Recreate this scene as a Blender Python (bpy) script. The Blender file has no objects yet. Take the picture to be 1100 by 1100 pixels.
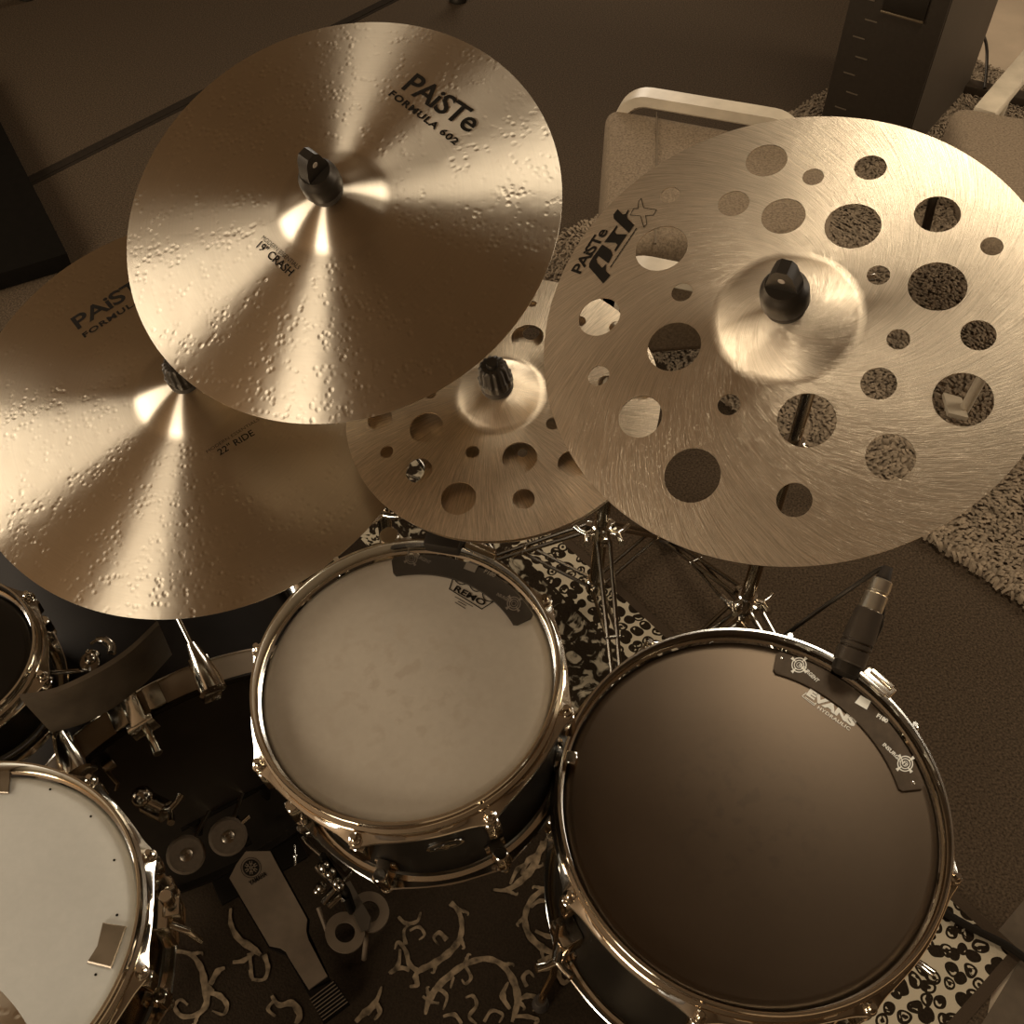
import bpy, bmesh, math, random
from mathutils import Vector, Matrix, geometry
from math import sin, cos, pi, radians, atan, sqrt, exp, hypot, log

random.seed(7)
S = bpy.context.scene
C = S.collection

# ------------------------------------------------------------------ camera
F = 1100.0
CAMH = 1.66
TH = atan(930.0 / F)                       # lens axis away from straight down
cd = bpy.data.cameras.new('camera'); cam = bpy.data.objects.new('camera', cd); C.objects.link(cam)
cam.location = (0, 0, CAMH); cam.rotation_euler = (TH, 0, 0)
cd.sensor_fit = 'HORIZONTAL'; cd.sensor_width = 36.0; cd.lens = 36.0 * F / 1100.0; cd.clip_start = 0.02
S.camera = cam
# ------------------------------------------------------------------ world, windows' daylight, exposure
W = bpy.data.worlds.new('world'); S.world = W; W.use_nodes = True
W.node_tree.nodes['Background'].inputs[0].default_value = (1.0, 0.85, 0.62, 1)
W.node_tree.nodes['Background'].inputs[1].default_value = 0.35
S.view_settings.view_transform = 'Standard'; S.view_settings.look = 'None'
S.view_settings.gamma = 1.0; S.view_settings.exposure = 0.13
S.view_settings.use_curve_mapping = False
ROOM = (-3.2, 3.8, -2.2, 5.6, 2.5)         # x0 x1 y0 y1 height
DAY = (1.0, 0.92, 0.79)
# centre, size (w, h), direction the light goes, watts
WINDOWS = [
    ((-2.35, ROOM[2] + 0.03, 1.45), (1.5, 1.5), (0, 1, 0), 145),
    ((ROOM[0] + 0.03, 1.15, 1.5), (1.3, 1.5), (1, 0, 0), 78),
    ((ROOM[1] - 0.03, 2.0, 1.6), (1.3, 1.4), (-1, 0, 0), 60),
    ((0.25, ROOM[3] - 0.03, 1.7), (1.1, 1.2), (0, -1, 0), 40),
]
CEIL_LAMP = ((0.95, 1.65, 2.46), (0.8, 0.8), 22)
for i, (c, sz, d, pw) in enumerate(WINDOWS):
    l = bpy.data.lights.new('daylight', 'AREA'); l.shape = 'RECTANGLE'; l.size, l.size_y = sz; l.energy = pw; l.color = DAY
    o = bpy.data.objects.new('daylight', l); C.objects.link(o); o.location = Vector(c) + Vector(d) * 0.03
    o.rotation_euler = Vector(d).to_track_quat('-Z', 'Z').to_euler()

l = bpy.data.lights.new('ceiling_lamp', 'AREA'); l.shape = 'RECTANGLE'; l.size, l.size_y = CEIL_LAMP[1]; l.energy = CEIL_LAMP[2]; l.color = DAY
o = bpy.data.objects.new('ceiling_lamp', l); C.objects.link(o); o.location = CEIL_LAMP[0]
# ------------------------------------------------------------------ sight lines of the photo: a point at a known height
RV = Vector((1, 0, 0)); FV = Vector((0, sin(TH), -cos(TH))); UV = RV.cross(FV)
def ray(px, py): return RV * ((px - 550) / F) - UV * ((py - 550) / F) + FV
def at(px, py, z=0.0):
    d = ray(px, py); t = (z - CAMH) / d.z
    return Vector((0, 0, CAMH)) + d * t

# ------------------------------------------------------------------ materials
MATS = {}
def N(nt, typ, **kw):
    n = nt.nodes.new(typ)
    for k, v in kw.items():
        if k.startswith('i_'):
            key = k[2:]; key = int(key) if key.isdigit() else key.replace('_', ' ')
            n.inputs[key].default_value = v
        else: setattr(n, k, v)
    return n
def mat(name, col, rough=0.5, metal=0.0, noise=None, bump=None, coat=0.0, spec=0.5, ior=None):
    """noise = (scale, amount, detail); bump = (scale, strength, distance)"""
    if name in MATS: return MATS[name]
    m = bpy.data.materials.new(name); m.use_nodes = True; nt = m.node_tree; L = nt.links
    b = nt.nodes['Principled BSDF']
    b.inputs['Base Color'].default_value = (*col, 1); b.inputs['Roughness'].default_value = rough
    b.inputs['Metallic'].default_value = metal; b.inputs['Coat Weight'].default_value = coat
    b.inputs['Specular IOR Level'].default_value = spec; b.inputs['Specular Tint'].default_value = (1.0, 0.76, 0.52, 1)
    tc = N(nt, 'ShaderNodeTexCoord')
    if noise is None: noise = (40, 0.12, 3)
    nz = N(nt, 'ShaderNodeTexNoise', i_Scale=noise[0], i_Detail=noise[2]); L.new(tc.outputs['Object'], nz.inputs['Vector'])
    mx = N(nt, 'ShaderNodeMix', data_type='RGBA')
    a = noise[1]
    mx.inputs[6].default_value = (*[c * (1 - a) for c in col], 1); mx.inputs[7].default_value = (*[min(1, c * (1 + a)) for c in col], 1)
    mr = N(nt, 'ShaderNodeMapRange', i_From_Min=0.3, i_From_Max=0.7); L.new(nz.outputs['Fac'], mr.inputs['Value'])
    L.new(mr.outputs[0], mx.inputs[0]); L.new(mx.outputs[2], b.inputs['Base Color'])
    if bump:
        n2 = N(nt, 'ShaderNodeTexNoise', i_Scale=bump[0], i_Detail=4.0); L.new(tc.outputs['Object'], n2.inputs['Vector'])
        bp = N(nt, 'ShaderNodeBump', i_Strength=bump[1], i_Distance=bump[2]); L.new(n2.outputs['Fac'], bp.inputs['Height'])
        L.new(bp.outputs[0], b.inputs['Normal'])
    MATS[name] = m; return m

def math_(nt, op, a, b=None, c=None):
    n = nt.nodes.new('ShaderNodeMath'); n.operation = op
    for i, v in enumerate((a, b, c)):
        if v is None: continue
        if isinstance(v, (int, float)): n.inputs[i].default_value = v
        else: nt.links.new(v, n.inputs[i])
    return n.outputs[0]

def polar(nt):
    tc = N(nt, 'ShaderNodeTexCoord'); sp = N(nt, 'ShaderNodeSeparateXYZ'); nt.links.new(tc.outputs['Object'], sp.inputs[0])
    x, y = sp.outputs[0], sp.outputs[1]
    r = math_(nt, 'SQRT', math_(nt, 'ADD', math_(nt, 'MULTIPLY', x, x), math_(nt, 'MULTIPLY', y, y)))
    th = math_(nt, 'ARCTAN2', y, x)
    return tc, r, th

def lathed_bronze(name, col, rough, aniso):
    """lathe-turned bronze with hammer marks: grooves run round the cymbal"""
    m = bpy.data.materials.new(name); m.use_nodes = True; nt = m.node_tree; L = nt.links
    b = nt.nodes['Principled BSDF']; tc, r, th = polar(nt)
    b.inputs['Metallic'].default_value = 1.0; b.inputs['Roughness'].default_value = rough
    b.inputs['Anisotropic'].default_value = aniso; b.inputs['Anisotropic Rotation'].default_value = 0.25
    tg = N(nt, 'ShaderNodeTangent', direction_type='RADIAL', axis='Z'); L.new(tg.outputs[0], b.inputs['Tangent'])
    # colour: faint lathe rings and cloudy patina
    cv = N(nt, 'ShaderNodeCombineXYZ'); L.new(r, cv.inputs[0])
    rg = N(nt, 'ShaderNodeTexNoise', i_Scale=420.0, i_Detail=3.0); L.new(cv.outputs[0], rg.inputs['Vector'])
    cl = N(nt, 'ShaderNodeTexNoise', i_Scale=9.0, i_Detail=3.0); L.new(tc.outputs['Object'], cl.inputs['Vector'])
    f = math_(nt, 'ADD', math_(nt, 'MULTIPLY', rg.outputs['Fac'], 0.45), math_(nt, 'MULTIPLY', cl.outputs['Fac'], 0.55))
    mx = N(nt, 'ShaderNodeMix', data_type='RGBA'); L.new(f, mx.inputs[0])
    mx.inputs[6].default_value = (*[c * 0.80 for c in col], 1); mx.inputs[7].default_value = (*[min(1, c * 1.18) for c in col], 1)
    L.new(mx.outputs[2], b.inputs['Base Color'])
    # hammer dents, only outside the bell
    v1 = N(nt, 'ShaderNodeTexVoronoi', feature='SMOOTH_F1', i_Scale=135.0, i_Smoothness=0.4, i_Randomness=1.0); L.new(tc.outputs['Object'], v1.inputs['Vector'])
    v2 = N(nt, 'ShaderNodeTexNoise', i_Scale=45.0, i_Detail=1.0); L.new(tc.outputs['Object'], v2.inputs['Vector'])
    d1 = N(nt, 'ShaderNodeMapRange', i_From_Min=0.0, i_From_Max=0.45); L.new(v1.outputs['Distance'], d1.inputs['Value'])
    k1 = N(nt, 'ShaderNodeMapRange', i_From_Min=0.36, i_From_Max=0.60); L.new(v2.outputs['Fac'], k1.inputs['Value'])
    msk = N(nt, 'ShaderNodeMapRange', i_From_Min=0.062, i_From_Max=0.075); L.new(r, msk.inputs['Value'])
    dent = math_(nt, 'MULTIPLY', math_(nt, 'MULTIPLY', math_(nt, 'SUBTRACT', 1.0, d1.outputs[0]), k1.outputs[0]), msk.outputs[0])
    n3 = N(nt, 'ShaderNodeTexNoise', i_Scale=28.0, i_Detail=2.0); L.new(tc.outputs['Object'], n3.inputs['Vector'])
    hgt = math_(nt, 'ADD', math_(nt, 'MULTIPLY', dent, -0.5), math_(nt, 'MULTIPLY', math_(nt, 'MULTIPLY', n3.outputs['Fac'], msk.outputs[0]), 0.8))
    bp = N(nt, 'ShaderNodeBump', i_Strength=0.85, i_Distance=0.0007); L.new(hgt, bp.inputs['Height'])
    bp2 = N(nt, 'ShaderNodeBump', i_Strength=0.15, i_Distance=0.0002); L.new(rg.outputs['Fac'], bp2.inputs['Height']); L.new(bp.outputs[0], bp2.inputs['Normal'])
    L.new(bp2.outputs[0], b.inputs['Normal'])
    return m

def brushed_bronze(name, col, rough, twist, lines, aniso=0.55):
    """raw sheet bronze with coarse brush strokes that run outwards on a twist"""
    m = bpy.data.materials.new(name); m.use_nodes = True; nt = m.node_tree; L = nt.links
    b = nt.nodes['Principled BSDF']; tc, r, th = polar(nt)
    b.inputs['Metallic'].default_value = 1.0; b.inputs['Roughness'].default_value = rough
    s = math_(nt, 'SUBTRACT', th, math_(nt, 'MULTIPLY', math_(nt, 'LOGARITHM', math_(nt, 'MAXIMUM', r, 0.01), 2.71828), twist))
    wob = N(nt, 'ShaderNodeTexNoise', i_Scale=14.0, i_Detail=2.0); L.new(tc.outputs['Object'], wob.inputs['Vector'])
    s = math_(nt, 'ADD', s, math_(nt, 'MULTIPLY', wob.outputs['Fac'], 0.07))
    cv = N(nt, 'ShaderNodeCombineXYZ'); L.new(math_(nt, 'MULTIPLY', math_(nt, 'COSINE', s), lines), cv.inputs[0]); L.new(math_(nt, 'MULTIPLY', math_(nt, 'SINE', s), lines), cv.inputs[1])
    L.new(math_(nt, 'MULTIPLY', r, 42.0), cv.inputs[2])
    n1 = N(nt, 'ShaderNodeTexNoise', i_Scale=1.0, i_Detail=4.0, i_Roughness=0.7); L.new(cv.outputs[0], n1.inputs['Vector'])
    rr = N(nt, 'ShaderNodeMapRange', i_From_Min=0.32, i_From_Max=0.68); L.new(n1.outputs['Fac'], rr.inputs['Value'])
    mx = N(nt, 'ShaderNodeMix', data_type='RGBA'); L.new(rr.outputs[0], mx.inputs[0])
    mx.inputs[6].default_value = (*[c * 0.66 for c in col], 1); mx.inputs[7].default_value = (*[min(1, c * 1.2) for c in col], 1)
    L.new(mx.outputs[2], b.inputs['Base Color'])
    bp = N(nt, 'ShaderNodeBump', i_Strength=0.5, i_Distance=0.0005); L.new(n1.outputs['Fac'], bp.inputs['Height']); L.new(bp.outputs[0], b.inputs['Normal'])
    b.inputs['Anisotropic'].default_value = aniso
    tg = N(nt, 'ShaderNodeTangent', direction_type='RADIAL', axis='Z'); L.new(tg.outputs[0], b.inputs['Tangent'])
    return m

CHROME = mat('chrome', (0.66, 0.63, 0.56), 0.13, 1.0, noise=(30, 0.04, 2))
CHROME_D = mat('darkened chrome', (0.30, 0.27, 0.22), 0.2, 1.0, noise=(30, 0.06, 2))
BLACKP = mat('black plastic', (0.010, 0.0075, 0.005), 0.45, spec=0.3)
RUBBER = mat('black rubber', (0.012, 0.009, 0.007), 0.65)
FELT = mat('grey brown felt', (0.075, 0.052, 0.032), 0.95, noise=(200, 0.3, 4), bump=(500, 0.5, 0.001))
INK = mat('black printing ink', (0.008, 0.006, 0.004), 0.8, spec=0.08)
WHITEINK = mat('cream printing ink', (0.85, 0.80, 0.67), 0.55)
BLACKLACQ = mat('black lacquer', (0.006, 0.0045, 0.003), 0.38, spec=0.18)
WOODL = mat('pale varnished wood', (0.50, 0.40, 0.27), 0.42, noise=(18, 0.15, 4))

# ------------------------------------------------------------------ object helpers
def tag(o, label=None, cat=None, group=None, kind=None):
    if label: o['label'] = label
    if cat: o['category'] = cat
    if group: o['group'] = group
    if kind: o['kind'] = kind
    return o
def empty(name, loc=(0, 0, 0), label=None, cat=None, group=None, M=None, rz=0.0):
    o = bpy.data.objects.new(name, None); C.objects.link(o); o.empty_display_size = 0.05
    if M is not None: o.matrix_world = M
    else: o.location = loc; o.rotation_euler = (0, 0, rz)
    return tag(o, label, cat, group)
def frame(c, n, ang=0.0):
    z = Vector(n).normalized(); x = Vector((1, 0, 0)); x = (x - z * x.dot(z)).normalized(); y = z.cross(x)
    M = Matrix((x, y, z)).transposed().to_4x4(); M.translation = Vector(c)
    return M @ Matrix.Rotation(ang, 4, 'Z')

class MB:
    """collects shapes; build() links them as one mesh object"""
    def __init__(s): s.bm = bmesh.new(); s.mi = 0
    def _mi(s, faces, smooth=True):
        for f in faces: f.material_index = s.mi; f.smooth = smooth
    def box(s, c, size, M=None, bev=0.0):
        bm = bmesh.new(); bmesh.ops.create_cube(bm, size=1.0)
        for v in bm.verts: v.co = Vector((v.co.x * size[0], v.co.y * size[1], v.co.z * size[2]))
        if bev: bmesh.ops.bevel(bm, geom=bm.edges[:], offset=bev, segments=2, profile=0.6, affect='EDGES')
        T = Matrix.Translation(c) if M is None else M @ Matrix.Translation(c)
        s.merge(bm, T, smooth=False); return s
    def merge(s, bm, T=None, smooth=True):
        vm = {}
        for v in bm.verts: vm[v] = s.bm.verts.new(T @ v.co if T is not None else v.co)
        for f in bm.faces:
            try: nf = s.bm.faces.new([vm[v] for v in f.verts]); nf.material_index = s.mi; nf.smooth = smooth
            except ValueError: pass
        bm.free()
    def lathe(s, prof, seg=48, M=None, close=False, rf=None, smooth=True, a0=0.0, a1=None):
        """prof [(r,z)] turned about z; rf(theta,i) adds to r"""
        full = a1 is None; n = seg if full else seg + 1; rings = []
        for k in range(n):
            t = (2 * pi * k / seg) if full else a0 + (a1 - a0) * k / seg
            ring = []
            for i, (r, z) in enumerate(prof):
                rr = r + (rf(t, i) if rf else 0)
                p = Vector((rr * cos(t), rr * sin(t), z))
                ring.append(s.bm.verts.new(M @ p if M is not None else p))
            rings.append(ring)
        m = len(prof); fs = []
        for k in range(seg):
            A = rings[k]; B = rings[(k + 1) % n]
            for i in range(m if close else m - 1):
                j = (i + 1) % m
                try: fs.append(s.bm.faces.new((A[i], B[i], B[j], A[j])))
                except ValueError: pass
        if not full and close:
            for R in (rings[0], rings[-1]):
                try: fs.append(s.bm.faces.new(R))
                except ValueError: pass
        s._mi(fs, smooth); return s
    def cyl(s, a, b, r, r2=None, seg=20, smooth=True, cap=True):
        a = Vector(a); b = Vector(b); d = b - a; r2 = r if r2 is None else r2
        q = d.to_track_quat('Z', 'Y').to_matrix().to_4x4(); q.translation = a
        h = d.length; e = min(r, r2, h) * 0.12
        prof = [(0.0001, 0), (max(r - e, .0001), 0), (r, e), (r2, h - e), (max(r2 - e, .0001), h), (0.0001, h)] if cap else [(r, 0), (r2, h)]
        s.lathe(prof, seg, q, smooth=smooth); return s
    def tube(s, pts, r, seg=10, closed=False):
        pts = [Vector(p) for p in pts]; n = len(pts); rs = r if isinstance(r, (list, tuple)) else [r] * n
        rings = []; up = None
        for i, p in enumerate(pts):
            if closed: d = pts[(i + 1) % n] - pts[i - 1]
            else: d = pts[min(i + 1, n - 1)] - pts[max(i - 1, 0)]
            d.normalize()
            if up is None: up = d.orthogonal().normalized()
            else: up = (up - d * up.dot(d)).normalized()
            w = d.cross(up)
            rings.append([s.bm.verts.new(p + (up * cos(2 * pi * k / seg) + w * sin(2 * pi * k / seg)) * rs[i]) for k in range(seg)])
        fs = []
        for i in range(n if closed else n - 1):
            A, B = rings[i], rings[(i + 1) % n]
            for k in range(seg): fs.append(s.bm.faces.new((A[k], A[(k + 1) % seg], B[(k + 1) % seg], B[k])))
        if not closed: fs.append(s.bm.faces.new(rings[0][::-1])); fs.append(s.bm.faces.new(rings[-1]))
        s._mi(fs); return s
    def sphere(s, c, r, seg=16, sc=(1, 1, 1), M=None):
        T = Matrix.Translation(c) @ Matrix.Diagonal((*sc, 1)); T = T if M is None else M @ T
        bm = bmesh.new(); bmesh.ops.create_uvsphere(bm, u_segments=seg, v_segments=max(6, seg // 2), radius=r)
        s.merge(bm, T); return s
    def prism(s, poly, z0, z1, M=None, smooth=False, z1f=None):
        """flat polygon [(x,y)] given thickness"""
        f = lambda p, z: (M @ Vector((p[0], p[1], z))) if M is not None else Vector((p[0], p[1], z))
        A = [s.bm.verts.new(f(p, z0)) for p in poly]; B = [s.bm.verts.new(f(p, z1)) for p in poly]; n = len(poly); fs = []
        fs.append(s.bm.faces.new(A[::-1])); fs.append(s.bm.faces.new(B))
        for i in range(n): fs.append(s.bm.faces.new((A[i], A[(i + 1) % n], B[(i + 1) % n], B[i])))
        s._mi(fs, smooth); return s
    def poly(s, pts):
        try: s._mi([s.bm.faces.new([s.bm.verts.new(p) for p in pts])], False)
        except ValueError: pass
        return s
    def build(s, name, mats, parent=None, M=None, recalc=True, sharp=40):
        if recalc: bmesh.ops.recalc_face_normals(s.bm, faces=s.bm.faces[:])
        me = bpy.data.meshes.new(name); s.bm.to_mesh(me); s.bm.free()
        for m in (mats if isinstance(mats, (list, tuple)) else [mats]): me.materials.append(m)
        if sharp: me.set_sharp_from_angle(angle=radians(sharp))
        o = bpy.data.objects.new(name, me); C.objects.link(o)
        if M is not None: o.matrix_world = M
        if parent: o.parent = parent
        return o

def text_shape(st, bold=0.0, spacing=1.0, shear=0.0):
    cu = bpy.data.curves.new('t', 'FONT'); cu.body = st; cu.offset = bold; cu.space_character = spacing; cu.shear = shear; cu.resolution_u = 4
    o = bpy.data.objects.new('t', cu); C.objects.link(o); bpy.context.view_layer.update()
    dg = bpy.context.evaluated_depsgraph_get(); me = o.evaluated_get(dg).to_mesh()
    vs = [(v.co.x, v.co.y) for v in me.vertices]; fs = [tuple(p.vertices) for p in me.polygons]
    o.evaluated_get(dg).to_mesh_clear(); bpy.data.objects.remove(o); bpy.data.curves.remove(cu)
    x0 = min(v[0] for v in vs); x1 = max(v[0] for v in vs); y1 = max(v[1] for v in vs); y0 = min(v[1] for v in vs)
    return [((x - x0) / (x1 - x0), (y - 0) / (y1)) for x, y in vs], fs

def loc_on(M, px, py, zf):
    """local point of surface z=zf(r) in frame M on the sight line of a photo point"""
    Mi = M.inverted(); o = Mi @ Vector((0, 0, CAMH)); d = Mi.to_3x3() @ ray(px, py); z = zf(0.15) if zf else 0.0
    for _ in range(12):
        t = (z - o.z) / d.z; p = o + d * t; z = zf(hypot(p.x, p.y)) if zf else 0.0
    return Vector((p.x, p.y, z))
def print_text(M, zf, st, p0, p1, hpx, lift=0.0005, mb=None, **kw):
    """lettering laid on the surface between two baseline ends; hpx = cap height"""
    a = loc_on(M, *p0, zf); b = loc_on(M, *p1, zf); ex = (b - a).to_2d(); w = ex.length; ex = ex / w; ey = Vector((-ex.y, ex.x))
    h = w * hpx / hypot(p1[0] - p0[0], p1[1] - p0[1])
    vs, fs = text_shape(st, **kw); mb = mb or MB(); vv = []
    for x, y in vs:
        q = a.to_2d() + ex * (x * w) + ey * (y * h); vv.append(mb.bm.verts.new((q.x, q.y, (zf(q.length) if zf else 0) + lift)))
    for f in fs:
        try: nf = mb.bm.faces.new([vv[i] for i in f]); nf.material_index = mb.mi
        except ValueError: pass
    return mb
def print_poly(M, zf, pts, mb, lift=0.0005):
    vv = []
    for p in pts:
        q = loc_on(M, *p, zf); vv.append(mb.bm.verts.new(q + Vector((0, 0, lift))))
    f = mb.bm.faces.new(vv); f.material_index = mb.mi
    bmesh.ops.triangulate(mb.bm, faces=[f])
def print_line(M, zf, pts, w, mb, lift=0.0005):
    q = [loc_on(M, *p, zf) for p in pts]
    for a, b in zip(q[:-1], q[1:]):
        d = (b - a).normalized(); n = Vector((-d.y, d.x, 0)) * (w / 2); e = d * (w / 2); z = Vector((0, 0, lift))
        f = mb.bm.faces.new([mb.bm.verts.new(v + z) for v in (a - e - n, b + e - n, b + e + n, a - e + n)]); f.material_index = mb.mi

# ================================================================== THE ROOM
WALL = mat('painted plaster', (0.13, 0.085, 0.05), 0.9, noise=(6, 0.05, 3))
CEIL = mat('ceiling paint', (0.13, 0.085, 0.05), 0.9, noise=(6, 0.04, 3))
x0, x1, y0, y1, hh = ROOM
def lam_mat():
    m = mat('laminate floorboards', (0.50, 0.37, 0.24), 0.45, noise=(5, 0.12, 5)); return m
f = MB(); f.box(((x0 + x1) / 2, (y0 + y1) / 2, -0.06), (x1 - x0, y1 - y0, 0.1)); tag(f.build('floor', lam_mat()), kind='structure')
f = MB(); f.box(((x0 + x1) / 2, (y0 + y1) / 2, hh + 0.05), (x1 - x0, y1 - y0, 0.1)); tag(f.build('ceiling', CEIL), kind='structure')
for nm, c, sz in (('wall_back', ((x0 + x1) / 2, y0 - 0.05, hh / 2), (x1 - x0, 0.1, hh)), ('wall_front', ((x0 + x1) / 2, y1 + 0.05, hh / 2), (x1 - x0, 0.1, hh)),
                  ('wall_left', (x0 - 0.05, (y0 + y1) / 2, hh / 2), (0.1, y1 - y0, hh)), ('wall_right', (x1 + 0.05, (y0 + y1) / 2, hh / 2), (0.1, y1 - y0, hh))):
    f = MB(); f.box(c, sz); tag(f.build(nm, WALL), kind='structure')
for i, (c, sz, d, pw) in enumerate(WINDOWS):
    w = MB(); q = Vector(d).to_track_quat('Z', 'Y').to_matrix().to_4x4(); q.translation = Vector(c)
    horiz = abs(d[1]) > 0.5
    t = 0.05
    for sx in (-1, 1):
        p = Vector((sx * (sz[0] / 2 + t / 2), 0, 0)) if horiz else Vector((0, sx * (sz[0] / 2 + t / 2), 0))
        w.box(Vector(c) + p, (t, 0.05, sz[1] + 2 * t) if horiz else (0.05, t, sz[1] + 2 * t))
        p = Vector((0, 0, sx * (sz[1] / 2 + t / 2)))
        w.box(Vector(c) + p, (sz[0], 0.05, t) if horiz else (0.05, sz[0], t))
    tag(w.build('window_%d' % (i + 1), WALL), kind='structure')

# ---- carpet
CARP = mat('short charcoal carpet pile', (0.053, 0.0345, 0.0195), 0.97, noise=(230, 0.6, 6), bump=(330, 0.35, 0.0015), spec=0.15)
a = at(1082, 1001); d1 = Vector((cos(radians(47)), sin(radians(47)), 0)); d2 = Vector((-d1.y, d1.x, 0))
P = [a - d1 * 0.02, a + d1 * 1.9, at(1032, 128), at(1000, -6), Vector((1.6, 5.55, 0)), Vector((x0 + .02, 5.55, 0)), Vector((x0 + .02, y0 + .02, 0)), Vector((-0.6, y0 + .02, 0))]
P = [Vector((p.x, p.y)) for p in P]
m = MB(); m.prism(P, -0.008, 0.0)
tag(m.build('carpet', CARP), 'dark short-pile carpet under the whole drum kit', 'carpet')
# seam strips in the carpet
def strip(name, A, B, w, h, mt, label, cat):
    A = Vector(A); B = Vector(B); d = (B - A).normalized(); n = Vector((-d.y, d.x, 0)) * w / 2
    m = MB(); z = Vector((0, 0, h))
    for k, hz in ((1.0, 0.35), (0.45, 1.0)):
        q = [A - n * k, B - n * k, B + n * k, A + n * k]
        m.prism([(p.x, p.y) for p in q], 0.0005, h * hz)
    return tag(m.build(name, mt), label, cat)
s0 = at(36, 193); s1 = at(205, 108); dd = (s1 - s0).normalized()
strip('carpet_joint', s0 - dd * 0.25, s0 + dd * 2.9, 0.05, 0.003, mat('dark joint strip', (0.020, 0.014, 0.009), 0.95, spec=0.05), 'dark joint strip running diagonally across the carpet behind the cymbals', 'strip')

# ---- shaggy rug
SHAG = mat('shaggy beige pile', (0.21, 0.15, 0.092), 0.95, noise=(45, 0.35, 4), spec=0.2)
q0 = at(985, 580); q1 = at(1100, 658); e1 = (q1 - q0).normalized(); e2 = Vector((-e1.y, e1.x, 0))
pA = at(860, 118); t = (pA - q0).dot(e1); corner = q0 + e1 * t; L2 = abs(q1.x - corner.x) / abs(e1.x) + 1.0
Wd = 1.9
m = MB(); RC = corner
m.prism([(v.x, v.y) for v in (RC + e1 * .015 + e2 * .015, RC + e1 * L2 + e2 * .015, RC + e1 * L2 + e2 * Wd, RC + e1 * .015 + e2 * Wd)], 0.0006, 0.012)
rnd = random.Random(3)
import numpy as np
def tufts(mb, o, ex, ey, Lx, Ly, step, ln):
    V = mb.bm.verts; Fc = mb.bm.faces
    nx, ny = int(Lx / step), int(Ly / step)
    for i in range(nx):
        for j in range(ny):
            b = o + ex * ((i + rnd.random()) * step) + ey * ((j + rnd.random()) * step)
            # swirl of the pile
            an = 2.2 * sin(b.x * 9) + 2.2 * cos(b.y * 8 + b.x * 5) + rnd.uniform(-1.0, 1.0)
            l = ln * rnd.uniform(0.7, 1.2); w = 0.0034
            d = Vector((cos(an), sin(an), 0)); s_ = Vector((-d.y, d.x, 0)) * w
            p = [b + Vector((0, 0, 0.008)), b + d * l * 0.35 + Vector((0, 0, 0.017)), b + d * l * 0.8 + Vector((0, 0, 0.020)), b + d * l + Vector((0, 0, 0.014))]
            ww = [0.8, 1.0, 0.9, 0.3]
            vs = [(V.new(q - s_ * k), V.new(q + s_ * k)) for q, k in zip(p, ww)]
            for (a1, b1), (a2, b2) in zip(vs[:-1], vs[1:]): Fc.new((a1, b1, b2, a2)).smooth = True
tufts(m, RC, e1, e2, L2, Wd, 0.0088, 0.021)
tag(m.build('shaggy_rug', SHAG, recalc=False, sharp=None), 'thick shaggy beige rug on the carpet to the right of the drums', 'rug')

# ---- patterned rug
g0 = at(604.5, 573.6); g1 = at(1100, 1027); u1 = (g0 - g1).normalized(); u2 = Vector((u1.y, -u1.x, 0))
if u2.y > 0 and u2.x > 0: u2 = -u2
RL, RW = 2.35, 1.75
RM = Matrix((Vector((u1.x, u1.y, 0)), Vector((-u1.y, u1.x, 0)), Vector((0, 0, 1)))).transposed().to_4x4(); RM.translation = g1 + Vector((0, 0, 0.001))
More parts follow.
